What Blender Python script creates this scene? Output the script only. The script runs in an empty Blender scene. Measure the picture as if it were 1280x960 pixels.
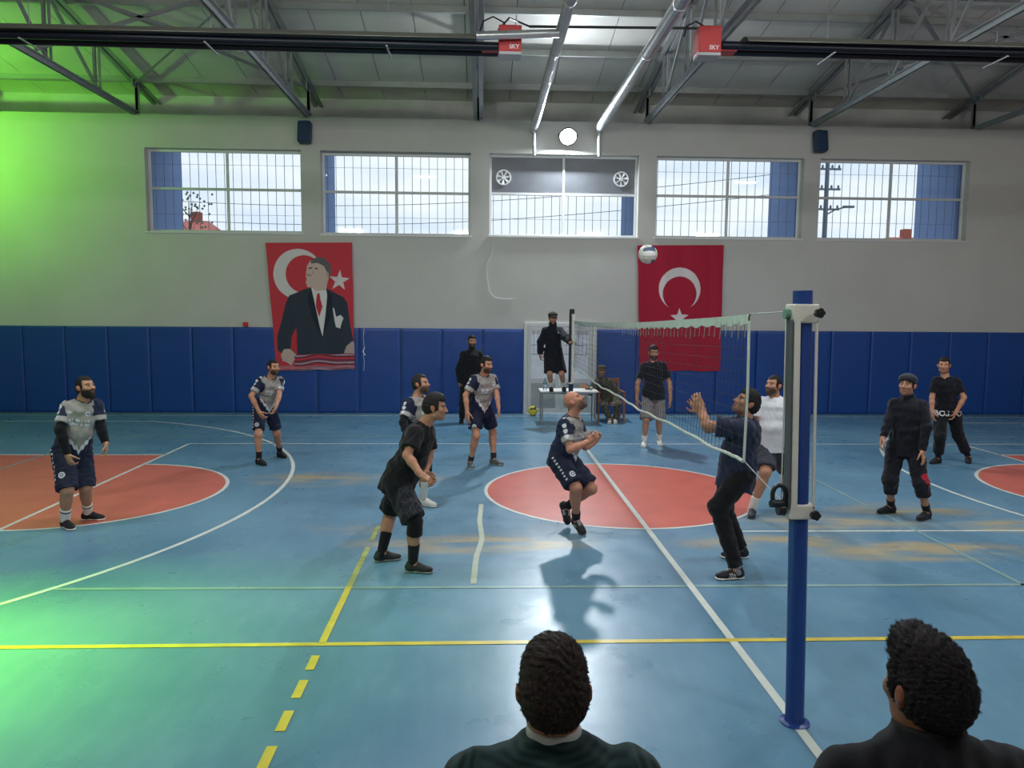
import bpy, bmesh, math, random
import numpy as np
from mathutils import Vector, Matrix
from mathutils.bvhtree import BVHTree

# ------------------------------------------------------------------ light and paint levels
L_BACK, L_BAY, L_TOP, L_TILT, L_G1, L_G2 = 430, 185, 115, 78, 140, 150
WALL, ROOF, STEEL, PAD = (188,187,182), (208,206,198), (152,156,158), (8,64,138)
FLAG, BANNER = (166,34,58), (190,60,70)
FLOOR_A, FLOOR_B = (78,120,146), (98,138,162)

R = math.radians
col = bpy.context.scene.collection
SC = bpy.context.scene

# ------------------------------------------------------------------ camera
cam_d = bpy.data.cameras.new('camera'); cam_o = bpy.data.objects.new('camera', cam_d); col.objects.link(cam_o)
cam_d.sensor_width = 36.0; cam_d.lens = 940.6/1280*36.0; cam_d.clip_start = .05; cam_d.clip_end = 500
pitch, yaw, roll = 9.60939702e-02, 4.09320985e-02, 8.02383388e-03
F = Vector((math.sin(yaw)*math.cos(pitch), math.cos(yaw)*math.cos(pitch), -math.sin(pitch)))
Rv = Vector((math.cos(yaw), -math.sin(yaw), 0)); Uv = Rv.cross(F)
R2 = Rv*math.cos(roll)+Uv*math.sin(roll); U2 = -Rv*math.sin(roll)+Uv*math.cos(roll)
M = Matrix((R2, U2, -F)).transposed().to_4x4(); M.translation = Vector((-1.856, -5.2713, 2.4014))
cam_o.matrix_world = M
SC.camera = cam_o

# ------------------------------------------------------------------ exposure, sky, lamps outside any fixture
SC.view_settings.view_transform = 'Standard'; SC.view_settings.look = 'None'
SC.view_settings.gamma = 1.0; SC.view_settings.use_curve_mapping = False
SC.view_settings.exposure = 0.0
world = bpy.data.worlds.new('sky'); SC.world = world; world.use_nodes = True
wn, wl = world.node_tree.nodes, world.node_tree.links
wn.clear()
wo = wn.new('ShaderNodeOutputWorld'); wb = wn.new('ShaderNodeBackground')
tc = wn.new('ShaderNodeTexCoord'); mp = wn.new('ShaderNodeMapping'); mp.inputs['Scale'].default_value = (3, 3, 14)
nz = wn.new('ShaderNodeTexNoise'); nz.inputs['Scale'].default_value = 1.6; nz.inputs['Detail'].default_value = 4
rp = wn.new('ShaderNodeValToRGB')
rp.color_ramp.elements[0].position = .35; rp.color_ramp.elements[0].color = (.74, .83, .95, 1)
rp.color_ramp.elements[1].position = .62; rp.color_ramp.elements[1].color = (.94, .97, .98, 1)
wl.new(tc.outputs['Generated'], mp.inputs[0]); wl.new(mp.outputs[0], nz.inputs['Vector']); wl.new(nz.outputs[0], rp.inputs[0])
wl.new(rp.outputs[0], wb.inputs[0]); wb.inputs[1].default_value = 1.2; wl.new(wb.outputs[0], wo.inputs[0])

# ------------------------------------------------------------------ helpers
def lin(c):
    return tuple((x/12.92 if x <= .04045 else ((x+.055)/1.055)**2.4) for x in [v/255 for v in c])

def tag(o, label=None, cat=None, group=None, kind=None):
    if label: o['label'] = label
    if cat: o['category'] = cat
    if group: o['group'] = group
    if kind: o['kind'] = kind
    return o

def mat(name, c, rough=.6, metal=0., bump=0., bscale=40., emit=None, estr=1., var=0., spec=.5, alpha=None, vscale=3.):
    m = bpy.data.materials.new(name); m.use_nodes = True
    n, l = m.node_tree.nodes, m.node_tree.links
    b = n['Principled BSDF']; c = lin(c)+(1,)
    b.inputs['Base Color'].default_value = c; b.inputs['Roughness'].default_value = rough
    b.inputs['Metallic'].default_value = metal; b.inputs['Specular IOR Level'].default_value = spec
    if emit:
        b.inputs['Emission Color'].default_value = tuple(emit)+(1,); b.inputs['Emission Strength'].default_value = estr
    if var or bump:
        t = n.new('ShaderNodeTexCoord')
    if var:
        k = n.new('ShaderNodeTexNoise'); k.inputs['Scale'].default_value = vscale; k.inputs['Detail'].default_value = 6
        r_ = n.new('ShaderNodeMapRange'); r_.inputs['From Min'].default_value = .3; r_.inputs['From Max'].default_value = .7
        r_.inputs['To Min'].default_value = 1-var; r_.inputs['To Max'].default_value = 1+var*.6
        h = n.new('ShaderNodeVectorMath'); h.operation = 'SCALE'; h.inputs[0].default_value = c[:3]
        l.new(t.outputs['Object'], k.inputs['Vector']); l.new(k.outputs[0], r_.inputs[0]); l.new(r_.outputs[0], h.inputs['Scale'])
        l.new(h.outputs[0], b.inputs['Base Color'])
    if bump:
        k = n.new('ShaderNodeTexNoise'); k.inputs['Scale'].default_value = bscale; k.inputs['Detail'].default_value = 5
        u = n.new('ShaderNodeBump'); u.inputs['Strength'].default_value = bump; u.inputs['Distance'].default_value = .01
        l.new(t.outputs['Object'], k.inputs['Vector']); l.new(k.outputs[0], u.inputs['Height']); l.new(u.outputs[0], b.inputs['Normal'])
    return m

def vmat(name, rough=.8, bump=0., bscale=300., spec=.3, sheen=0.):
    """material whose colour is the object's own printed or dyed pattern (attribute Col)"""
    m = mat(name, (200, 200, 200), rough, 0, bump, bscale, spec=spec)
    n, l = m.node_tree.nodes, m.node_tree.links
    a = n.new('ShaderNodeAttribute'); a.attribute_name = 'Col'
    l.new(a.outputs['Color'], n['Principled BSDF'].inputs['Base Color'])
    if sheen: n['Principled BSDF'].inputs['Sheen Weight'].default_value = sheen
    return m

class MB:
    """collects boxes, bars, tubes and loose faces and links them as one mesh"""
    def __init__(s): s.v = []; s.f = []
    def add(s, vs, fs):
        k = len(s.v); s.v += [tuple(v) for v in vs]; s.f += [tuple(i+k for i in f) for f in fs]; return s
    def box(s, x0, x1, y0, y1, z0, z1):
        return s.add([(x0,y0,z0),(x1,y0,z0),(x1,y1,z0),(x0,y1,z0),(x0,y0,z1),(x1,y0,z1),(x1,y1,z1),(x0,y1,z1)],
                     [(0,3,2,1),(4,5,6,7),(0,1,5,4),(1,2,6,5),(2,3,7,6),(3,0,4,7)])
    def bar(s, a, b, w, h=None, up=(0,0,1)):
        h = h or w; a = Vector(a); b = Vector(b); d = (b-a).normalized(); up = Vector(up)
        if abs(d.dot(up)) > .98: up = Vector((0,1,0))
        x = d.cross(up).normalized(); y = x.cross(d).normalized(); vs = []
        for q in (a, b):
            for i, j in ((-1,-1),(1,-1),(1,1),(-1,1)): vs.append(q+x*i*w/2+y*j*h/2)
        return s.add(vs, [(0,1,2,3),(7,6,5,4),(0,4,5,1),(1,5,6,2),(2,6,7,3),(3,7,4,0)])
    def angle(s, a, b, w, t=.008, up=(0,0,1), sx=1):
        """L-section steel angle"""
        a = Vector(a); b = Vector(b); d = (b-a).normalized(); up = Vector(up)
        if abs(d.dot(up)) > .98: up = Vector((0,1,0))
        x = d.cross(up).normalized()*sx; y = up-d*d.dot(up); y.normalize()
        s.bar(a+y*(w/2), b+y*(w/2), t, w, y); s.bar(a+x*(w/2), b+x*(w/2), w, t, y); return s
    def tube(s, pts, r, n=12, cap=True):
        pts = [Vector(p) for p in pts]; rr = r if isinstance(r, (list, tuple)) else [r]*len(pts)
        k = len(s.v); prev = None
        for i, p in enumerate(pts):
            d = (pts[min(i+1, len(pts)-1)]-pts[max(i-1, 0)])
            d = d.normalized() if d.length > 1e-9 else Vector((0,0,1))
            if prev is None:
                x = d.cross(Vector((0,0,1)) if abs(d.z) < .95 else Vector((1,0,0))).normalized()
            else:
                x = (prev-d*prev.dot(d)).normalized()
            prev = x; y = d.cross(x)
            for j in range(n):
                t = 2*math.pi*j/n; s.v.append(tuple(p+(x*math.cos(t)+y*math.sin(t))*rr[i]))
        for i in range(len(pts)-1):
            for j in range(n):
                a = k+i*n+j; b = k+i*n+(j+1) % n; s.f.append((a, b, b+n, a+n))
        if cap:
            s.f.append(tuple(k+j for j in range(n))[::-1]); s.f.append(tuple(k+(len(pts)-1)*n+j for j in range(n)))
        return s
    def lathe(s, prof, n=24, c=(0,0,0), axis='z'):
        k = len(s.v)
        for r_, z in prof:
            for j in range(n):
                t = 2*math.pi*j/n; x, y = r_*math.cos(t), r_*math.sin(t)
                p = (x, y, z) if axis == 'z' else ((x, z, y) if axis == 'y' else (z, x, y))
                s.v.append((p[0]+c[0], p[1]+c[1], p[2]+c[2]))
        for i in range(len(prof)-1):
            for j in range(n):
                a = k+i*n+j; b = k+i*n+(j+1) % n; s.f.append((a, b, b+n, a+n))
        return s
    def build(s, name, m, parent=None, smooth=False, bevel=0., origin=None, kind=None):
        me = bpy.data.meshes.new(name); vs = s.v
        if origin is not None: vs = [(v[0]-origin[0], v[1]-origin[1], v[2]-origin[2]) for v in vs]
        me.from_pydata(vs, [], s.f); me.update()
        bm = bmesh.new(); bm.from_mesh(me); bmesh.ops.recalc_face_normals(bm, faces=bm.faces); bm.to_mesh(me); bm.free()
        o = bpy.data.objects.new(name, me); col.objects.link(o)
        if origin is not None: o.location = origin
        me.materials.append(m)
        if smooth:
            me.polygons.foreach_set('use_smooth', [True]*len(me.polygons))
            try: me.set_sharp_from_angle(angle=R(40))
            except Exception: pass
        if bevel:
            b = o.modifiers.new('bevel', 'BEVEL'); b.width = bevel; b.segments = 2; b.limit_method = 'ANGLE'
        if parent is not None: o.parent = parent
        if kind: o['kind'] = kind
        return o

def empty(name, loc=(0,0,0), rz=0):
    o = bpy.data.objects.new(name, None); col.objects.link(o); o.location = loc; o.rotation_euler = (0,0,rz); o.empty_display_size = .2
    return o

def copy_tree(o, parent=None):
    c = o.copy(); col.objects.link(c)
    if parent is not None: c.parent = parent
    for ch in list(o.children): copy_tree(ch, c)
    return c

def mesh_np(name, V, Fq, C, m, parent=None, origin=(0,0,0), tri=False):
    """mesh from numpy arrays; C = colour of the dyed / printed pattern per vertex, linear"""
    V = np.asarray(V, np.float32)-np.asarray(origin, np.float32); Fq = np.asarray(Fq, np.int32); k = Fq.shape[1]
    me = bpy.data.meshes.new(name)
    me.vertices.add(len(V)); me.vertices.foreach_set('co', V.ravel())
    me.loops.add(Fq.size); me.loops.foreach_set('vertex_index', Fq.ravel())
    me.polygons.add(len(Fq)); me.polygons.foreach_set('loop_start', np.arange(0, Fq.size, k, dtype=np.int32))
    me.polygons.foreach_set('loop_total', np.full(len(Fq), k, np.int32))
    me.polygons.foreach_set('use_smooth', np.ones(len(Fq), bool))
    me.update(calc_edges=True); me.validate()
    if C is not None:
        C = np.asarray(C, np.float32)
        if C.ndim == 1: C = np.tile(C, (len(V), 1))
        a = me.color_attributes.new('Col', 'FLOAT_COLOR', 'POINT')
        a.data.foreach_set('color', np.concatenate([C, np.ones((len(V), 1), np.float32)], 1).ravel())
    me.materials.append(m)
    o = bpy.data.objects.new(name, me); col.objects.link(o)
    if parent is not None: o.parent = parent
    else: o.location = origin
    return o

# ------------------------------------------------------------------ solid modelling by distance fields
def A(v): return np.asarray(v, np.float32)
def nz_(v): v = A(v); return v/(np.linalg.norm(v)+1e-9)

class Cone:          # round cone between two joints
    def __init__(s, a, b, ra, rb, k=.02, flat=None):
        s.a, s.b, s.ra, s.rb, s.k, s.flat = A(a), A(b), ra, rb, k, flat
    def bb(s):
        m = max(s.ra, s.rb); return np.minimum(s.a, s.b)-m, np.maximum(s.a, s.b)+m
    def d(s, X, Y, Z):
        ab = s.b-s.a; L2 = float(ab@ab)+1e-9; x, y, z = X-s.a[0], Y-s.a[1], Z-s.a[2]
        t0 = (x*ab[0]+y*ab[1]+z*ab[2])/L2; t = np.clip(t0, 0, 1)
        d = np.sqrt((x-t*ab[0])**2+(y-t*ab[1])**2+(z-t*ab[2])**2)-(s.ra+(s.rb-s.ra)*t)
        if s.flat: d = np.maximum(d, (t0-1)*math.sqrt(L2))      # cut flat at b
        return d

class ECone:         # elliptical section, axis a->b, half widths (ux, uy) at each end; l = sideways
    def __init__(s, a, b, l, A0, B0, k=.03, flat=False):
        s.a, s.b, s.k, s.flat = A(a), A(b), k, flat; s.A0, s.B0 = A0, B0
        ax = nz_(s.b-s.a); l = A(l); l = nz_(l-ax*(l@ax)); s.ax, s.l, s.f = ax, l, np.cross(ax, l)
    def bb(s):
        m = max(s.A0+s.B0); return np.minimum(s.a, s.b)-m, np.maximum(s.a, s.b)+m
    def d(s, X, Y, Z):
        x, y, z = X-s.a[0], Y-s.a[1], Z-s.a[2]; L = float(np.linalg.norm(s.b-s.a))
        u = x*s.l[0]+y*s.l[1]+z*s.l[2]; w = x*s.f[0]+y*s.f[1]+z*s.f[2]; v = x*s.ax[0]+y*s.ax[1]+z*s.ax[2]
        t = np.clip(v/L, 0, 1); ru = s.A0[0]+(s.B0[0]-s.A0[0])*t; rw = s.A0[1]+(s.B0[1]-s.A0[1])*t
        e = v-t*L; m = np.minimum(ru, rw)
        d = (np.sqrt((u/ru)**2+(w/rw)**2+(e/(m*.7))**2)-1)*m
        if s.flat: d = np.maximum(d, v-L)
        return d

class Ell:           # ellipsoid in a frame
    def __init__(s, c, r, fr=None, k=.02):
        s.c, s.r, s.k = A(c), A(r), k; s.fr = np.eye(3, dtype=np.float32) if fr is None else fr
    def bb(s): m = float(s.r.max()); return s.c-m, s.c+m
    def d(s, X, Y, Z):
        x, y, z = X-s.c[0], Y-s.c[1], Z-s.c[2]; q = []
        for i in range(3): q.append((x*s.fr[i][0]+y*s.fr[i][1]+z*s.fr[i][2]))
        k0 = np.sqrt(sum((q[i]/s.r[i])**2 for i in range(3))); k1 = np.sqrt(sum((q[i]/s.r[i]**2)**2 for i in range(3)))+1e-6
        return k0*(k0-1)/k1

class RBox:          # rounded box in a frame
    def __init__(s, c, h, r, fr=None, k=.01):
        s.c, s.h, s.r, s.k = A(c), A(h), r, k; s.fr = np.eye(3, dtype=np.float32) if fr is None else fr
    def bb(s): m = float(np.linalg.norm(s.h))+s.r; return s.c-m, s.c+m
    def d(s, X, Y, Z):
        x, y, z = X-s.c[0], Y-s.c[1], Z-s.c[2]; q = []
        for i in range(3): q.append(np.abs(x*s.fr[i][0]+y*s.fr[i][1]+z*s.fr[i][2])-(s.h[i]-s.r))
        o = np.sqrt(sum(np.maximum(a, 0)**2 for a in q)); return o+np.minimum(np.maximum(np.maximum(q[0], q[1]), q[2]), 0)-s.r

class Half:          # half space n.p < n.c is inside
    def __init__(s, c, n): s.c, s.n = A(c), nz_(n)
    def d(s, X, Y, Z): return (X-s.c[0])*s.n[0]+(Y-s.c[1])*s.n[1]+(Z-s.c[2])*s.n[2]

def field_mesh(add, sub=(), cut=(), h=.006, warp=None, late=()):
    al = list(add)+list(late)
    lo = np.min([p.bb()[0] for p in al], 0)-3*h; hi = np.max([p.bb()[1] for p in al], 0)+3*h
    n = np.ceil((hi-lo)/h).astype(int)+1
    ax = [(lo[i]+h*np.arange(n[i])).astype(np.float32) for i in range(3)]
    D = np.full(n, .08, np.float32)
    def sl(p, mg):
        b0, b1 = p.bb(); i0 = np.maximum(((b0-mg-lo)/h).astype(int), 0); i1 = np.minimum(((b1+mg-lo)/h).astype(int)+2, n)
        return tuple(slice(i0[i], i1[i]) for i in range(3))
    def grid(s): return ax[0][s[0]][:, None, None], ax[1][s[1]][None, :, None], ax[2][s[2]][None, None, :]
    for p in add:
        s = sl(p, p.k+2*h); d = p.d(*grid(s)); a = D[s]
        g = np.maximum(p.k-np.abs(a-d), 0)/p.k; D[s] = np.minimum(a, d)-g*g*p.k*.25
    for p in sub:
        s = sl(p, p.k+2*h); d = -p.d(*grid(s)); a = D[s]
        g = np.maximum(p.k-np.abs(a-d), 0)/p.k; D[s] = np.maximum(a, d)+g*g*p.k*.25
    for p in late:
        s = sl(p, p.k+2*h); d = p.d(*grid(s)); a = D[s]
        g = np.maximum(p.k-np.abs(a-d), 0)/p.k; D[s] = np.minimum(a, d)-g*g*p.k*.25
    full = (slice(None),)*3
    if warp is not None: D += warp(*grid(full)).astype(np.float32)
    for p in cut: D = np.maximum(D, p.d(*grid(full)))
    # surface nets
    S = (D < 0).astype(np.uint8)
    c = sum(S[i:n[0]-1+i, j:n[1]-1+j, k:n[2]-1+k] for i in (0,1) for j in (0,1) for k in (0,1))
    act = (c > 0) & (c < 8); ij = np.argwhere(act); N = len(ij)
    idx = np.full(act.shape, -1, np.int32); idx[act] = np.arange(N)
    cs = [(i,j,k) for i in (0,1) for j in (0,1) for k in (0,1)]
    val = {q: D[ij[:,0]+q[0], ij[:,1]+q[1], ij[:,2]+q[2]] for q in cs}
    P = np.zeros((N,3), np.float32); W = np.zeros((N,1), np.float32)
    for q in cs:
        for a in range(3):
            if q[a]: continue
            r = list(q); r[a] = 1; r = tuple(r); va, vb = val[q], val[r]; m = (va < 0) != (vb < 0)
            t = np.where(m, va/np.where(m, va-vb, 1), 0); p = np.tile(A(q), (N,1)); p[:, a] += t
            P += p*m[:, None]; W += m[:, None]
    V = (ij+P/np.maximum(W, 1))*h+lo
    Q = []
    for a in range(3):
        b, c2 = (a+1) % 3, (a+2) % 3
        s0 = [slice(None)]*3; s1 = [slice(None)]*3; s0[a] = slice(0, n[a]-1); s1[a] = slice(1, n[a])
        E = S[tuple(s0)].astype(np.int8)-S[tuple(s1)].astype(np.int8)
        e = np.argwhere(E != 0); e = e[(e[:, b] > 0) & (e[:, c2] > 0) & (e[:, b] < n[b]-1) & (e[:, c2] < n[c2]-1)]
        sg = E[e[:,0], e[:,1], e[:,2]]
        def at(db, dc):
            g = e.copy(); g[:, b] += db; g[:, c2] += dc; return idx[g[:,0], g[:,1], g[:,2]]
        q = np.stack([at(-1,-1), at(0,-1), at(0,0), at(-1,0)], 1); q[sg < 0] = q[sg < 0][:, ::-1]
        Q.append(q)
    Q = np.concatenate(Q); Q = Q[(Q >= 0).all(1)]
    return V.astype(np.float32), Q

def fold(seed, amp, wl=.11, st=.35):
    r = np.random.RandomState(seed); K = [(r.randn(3)*[1,1,st]) for _ in range(6)]; ph = r.rand(6)*6.28
    def f(X, Y, Z):
        o = 0
        for i in range(6):
            k = K[i]/np.linalg.norm(K[i])*6.28/wl*(.6+.25*i); o = o+np.sin(k[0]*X+k[1]*Y+k[2]*Z+ph[i]+1.3*np.sin((k[1]*X+k[2]*Y-k[0]*Z)*.5))
        return o*amp/2.5
    return f
# ------------------------------------------------------------------ lights of the hall
WY = 12.36            # inner face of the window wall
TX = [-13.45, -9.62, -5.8, -1.95, 1.95, 5.8, 9.7, 13.5]     # roof trusses
def lamp(name, loc, target, size, power, color=(1,1,1), typ='AREA', spot=None, blend=.5):
    d = bpy.data.lights.new(name, typ); d.energy = power; d.color = color
    if typ == 'AREA': d.shape = 'RECTANGLE' if isinstance(size, tuple) else 'DISK'; d.size = size[0] if isinstance(size, tuple) else size
    if isinstance(size, tuple): d.size_y = size[1]
    if typ == 'SPOT': d.spot_size = R(spot); d.spot_blend = blend; d.shadow_soft_size = size
    o = bpy.data.objects.new(name, d); col.objects.link(o); o.location = loc
    o.rotation_euler = (Vector(target)-Vector(loc)).to_track_quat('-Z', 'Y').to_euler(); return o
M_housing = mat('lamp_housing', (40,42,46), .5)
def flood(loc, target, power, color, r_=.16, spread=None):
    """LED flood lamp: finned housing, glass front, and its light"""
    root = empty('flood_lamp', loc); root.rotation_euler = (Vector(target)-Vector(loc)).to_track_quat('-Z', 'Y').to_euler()
    MB().lathe([(0,.10),(r_*.6,.10),(r_*.75,.06),(r_*1.08,.03),(r_*1.08,-.005),(r_*.98,-.012),(r_*.98,.0),(0,.0)], 28).build('housing', M_housing, root, True)
    g = mat('lamp_face', (255,255,255), .4, emit=color, estr=power[1]); MB().lathe([(0,-.004),(r_*.95,-.004),(r_*.95,.0),(0,0)], 28).build('lamp_face', g, root)
    MB().tube([(-r_*1.15,0,.02),(-r_*1.15,0,.16),(r_*1.15,0,.16),(r_*1.15,0,.02)], .012, 8).build('bracket', M_housing, root)
    d = bpy.data.lights.new('flood_light', 'AREA'); d.shape = 'DISK'; d.size = r_*1.9; d.energy = power[0]; d.color = color
    if spread: d.spread = R(spread)
    o = bpy.data.objects.new('flood_light', d); col.objects.link(o); o.parent = root; o.location = (0,0,-.02)
    return root
f0 = flood((.09, 12.20, 6.36), (-.2, 3.5, .5), (L_BACK, 60), (.86,.93,1.0), .19); tag(f0, 'round floodlight glaring white above the middle window', 'lamp')
# high-bay lamps of the half of the hall behind and above the camera
for i, (x, y) in enumerate([(-7.6,-3.4),(-2.6,-3.6),(3.0,-3.6),(8.2,-3.4)]):
    root = empty('bay_lamp', (x, y, 5.7)); tag(root, '%s lamp panel hanging over the stands behind the camera' % ('leftmost','second','third','rightmost')[i], 'lamp', 'lamp panels over the stands')
    MB().box(-.55,.55,-.3,.3,.0,.08).build('housing', M_housing, root)
    MB().box(-.5,.5,-.26,.26,-.01,.0).build('diffuser', mat('diffuser', (255,255,255), .5, emit=(1,.97,.92), estr=6), root)
    d = bpy.data.lights.new('bay_light', 'AREA'); d.shape = 'RECTANGLE'; d.size = 1.0; d.size_y = .5; d.energy = L_BAY; d.color = (1,.97,.92)
    o = bpy.data.objects.new('bay_light', d); col.objects.link(o); o.parent = root; o.location = (0,0,-.03); o.rotation_euler = (R(L_TILT),0,0)
for i, (x, y) in enumerate([(-7.8,2.4),(-3.9,2.6),(0.0,2.6),(3.9,2.6),(7.8,2.4)]):  # unseen panels added above the court for soft ambient light
    root = empty('bay_lamp', (x, y, 7.2)); tag(root, '%s added unseen lamp panel between the roof trusses over the court' % ('leftmost','second','middle','fourth','rightmost')[i], 'lamp', 'added lamp panels over the court')
    MB().box(-.45,.45,-.3,.3,.0,.08).build('housing', M_housing, root)
    MB().box(-.4,.4,-.26,.26,-.01,.0).build('diffuser', mat('diffuser', (255,255,255), .5, emit=(.95,.97,1), estr=4), root)
    d = bpy.data.lights.new('bay_light', 'AREA'); d.shape = 'RECTANGLE'; d.size = .8; d.size_y = .5; d.energy = L_TOP; d.color = (.95,.97,1)
    o = bpy.data.objects.new('bay_light', d); col.objects.link(o); o.parent = root; o.location = (0,0,-.03)
g1 = flood((-13.6, 9.6, 5.5), (-12.9, 12.4, 6.7), (L_G1, 40), (.22,1,.04), .12); tag(g1, 'green party spotlight high on the left pointing at the end wall', 'lamp')
g2 = flood((-8.3, -1.2, 2.4), (-6.2, -.6, 0), (L_G2, 40), (.35,1,.03), .12, 62); tag(g2, 'green party spotlight on the left pointing down at the floor', 'lamp')
for g, b in ((g1, (-15, 7.6, 5.6)), (g2, (-8.6, -1.6, 0))):
    MB().bar(g.location+Vector((0,0,-.1)) if b[2] == 0 else g.location+Vector((-.1,0,0)), b, .04).build('stand', M_housing, g) if 0 else None

# ------------------------------------------------------------------ floor
def floor_mat():
    m = mat('court_floor', (74,134,166), .25, 0, 0); n, l = m.node_tree.nodes, m.node_tree.links; b = n['Principled BSDF']
    t = n.new('ShaderNodeTexCoord')
    def noise(sc, det, map_=(1,1,1)):
        mp = n.new('ShaderNodeMapping'); mp.inputs['Scale'].default_value = map_; l.new(t.outputs['Object'], mp.inputs[0])
        k = n.new('ShaderNodeTexNoise'); k.inputs['Scale'].default_value = sc; k.inputs['Detail'].default_value = det; l.new(mp.outputs[0], k.inputs['Vector']); return k.outputs[0]
    def rng(v, a, b_, c, d):
        r_ = n.new('ShaderNodeMapRange'); r_.inputs['From Min'].default_value = a; r_.inputs['From Max'].default_value = b_; r_.inputs['To Min'].default_value = c; r_.inputs['To Max'].default_value = d; l.new(v, r_.inputs[0]); return r_.outputs[0]
    def mix(f, A_, B_):
        x = n.new('ShaderNodeMix'); x.data_type = 'RGBA'
        l.new(f, x.inputs[0]); 
        for i, q in ((6, A_), (7, B_)):
            if isinstance(q, tuple): x.inputs[i].default_value = q+(1,)
            else: l.new(q, x.inputs[i])
        return x.outputs[2]
    c = mix(rng(noise(.5, 6), .35, .65, 0, 1), lin(FLOOR_A), lin(FLOOR_B))
    c = mix(rng(noise(9, 8, (1,.3,1)), .45, .8, 0, .22), c, lin((120,160,178)))
    # patches where the paint is worn to a yellowish ground
    sep = n.new('ShaderNodeSeparateXYZ'); l.new(t.outputs['Object'], sep.inputs[0])
    def mth(op, a, b_=None):
        k = n.new('ShaderNodeMath'); k.operation = op
        for i, q in enumerate((a, b_)):
            if q is None: continue
            if isinstance(q, (int, float)): k.inputs[i].default_value = q
            else: l.new(q, k.inputs[i])
        return k.outputs[0]
    tot = None
    for (x, y, rx, ry, s_) in [(-1.9,2.35,1.5,.40,.8),(2.6,2.05,1.4,.40,1.),(1.3,2.35,1.3,.35,.7),(4.4,2.9,1.1,.35,.7),(-4.2,5.4,1.1,.55,.55),(-3.3,2.9,.5,.3,.6),(3.4,3.6,1.2,.5,.5),(-3.0,5.4,.9,.5,.35),(2.2,3.1,1.5,.5,.5)]:
        dx = mth('DIVIDE', mth('SUBTRACT', sep.outputs[0], x), rx); dy = mth('DIVIDE', mth('SUBTRACT', sep.outputs[1], y), ry)
        q = mth('MULTIPLY', mth('MAXIMUM', mth('SUBTRACT', 1.0, mth('SQRT', mth('ADD', mth('MULTIPLY', dx, dx), mth('MULTIPLY', dy, dy)))), 0.0), s_)
        tot = q if tot is None else mth('MAXIMUM', tot, q)
    w = mth('MULTIPLY', mth('MINIMUM', mth('MULTIPLY', tot, 2.6), 1.0), rng(noise(2.2, 8, (.6,1.6,1)), .38, .60, .05, .85))
    c = mix(w, c, lin((168,152,112)))
    l.new(c, b.inputs['Base Color'])
    l.new(rng(noise(1.7, 6), .3, .7, .24, .40), b.inputs['Roughness'])
    u = n.new('ShaderNodeBump'); u.inputs['Strength'].default_value = .35; u.inputs['Distance'].default_value = .004
    l.new(noise(5, 6, (1,1.6,1)), u.inputs['Height']); l.new(u.outputs[0], b.inputs['Normal']); b.inputs['Specular IOR Level'].default_value = .5
    return m
MB().box(-15.2,15.4,-9.2,WY+.3,-.15,0).build('floor', floor_mat(), kind='structure')
M_lw = mat('line_white', (205,212,205), .35, var=.12, vscale=6); M_ly = mat('line_yellow', (205,185,70), .35, var=.2, vscale=5)
M_lf = mat('line_faded', (128,158,156), .35, var=.15, vscale=5); M_or = mat('court_orange', (196,100,84), .32, var=.10, vscale=2.5, bump=.1, bscale=6)
M_tape = mat('masking_tape', (170,180,160), .6, var=.12, vscale=8)
def strip(mb, pts, w, z):
    pts = [Vector((p[0], p[1], 0)) for p in pts]; n = []
    for i in range(len(pts)):
        d = (pts[min(i+1, len(pts)-1)]-pts[max(i-1, 0)]).normalized(); n.append(Vector((-d.y, d.x, 0))*w/2)
    vs = [tuple(p+q+Vector((0,0,z))) for p, q in zip(pts, n)]+[tuple(p-q+Vector((0,0,z))) for p, q in zip(pts, n)]
    k = len(pts); mb.add(vs, [(i, i+k, i+k+1, i+1) for i in range(k-1)])
def arc(cx, cy, r_, a0, a1, n=60): return [(cx+r_*math.cos(R(a0+(a1-a0)*i/n)), cy+r_*math.sin(R(a0+(a1-a0)*i/n))) for i in range(n+1)]
CY = 4.65
mb = MB()
def disc(cx, cy, r_, a0, a1, z):
    p = arc(cx, cy, r_, a0, a1, 72); mb.add([(cx, cy, z)]+[(x, y, z) for x, y in p], [(0, i+1, i+2) for i in range(72)])
disc(0, CY, 1.79, 0, 360, .0012); disc(-7.07, CY, 1.77, -90, 90, .0012); disc(7.1, CY, 1.77, 90, 270, .0012)
mb.add([(-13,2.9,.0012),(-7.07,2.9,.0012),(-7.07,7.2,.0012),(-13,7.2,.0012)], [(0,1,2,3)]); mb.add([(13,2.1,.0012),(7.1,2.1,.0012),(7.1,7.2,.0012),(13,7.2,.0012)], [(0,3,2,1)])
mb.build('trim_3', M_or, kind='structure')
mb = MB(); Z = .0024
strip(mb, arc(0, CY, 1.79, 0, 360, 90), .045, Z); strip(mb, arc(-7.07, CY, 1.77, -92, 90), .05, Z); strip(mb, arc(7.1, CY, 1.77, 90, 270), .05, Z)
strip(mb, [(-13,7.2),(-7.07,7.2)], .05, Z); strip(mb, [(-13,2.9),(-7.07,2.88)], .05, Z); strip(mb, [(13,7.2),(7.1,7.2)], .05, Z)
strip(mb, [(-7.07,2.9),(-7.07,8.22)], .05, Z); strip(mb, [(7.1,1.1),(7.1,8.22)], .05, Z)
strip(mb, [(-13,10.95)]+arc(-11.3, CY, 6.75, 69, -69, 60)+[(-13,-1.65)], .055, Z); strip(mb, [(13,10.95)]+arc(11.3, CY, 6.75, 111, 249, 60)+[(13,-1.65)], .055, Z)
strip(mb, [(0,-3),(0,8.24)], .06, Z+.0008); strip(mb, [(-7.07,8.25),(13,8.25)], .045, Z); strip(mb, [(-13,11.9),(13,11.9)], .05, Z); strip(mb, [(.9,2.75),(13,2.68)], .04, Z)
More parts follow.
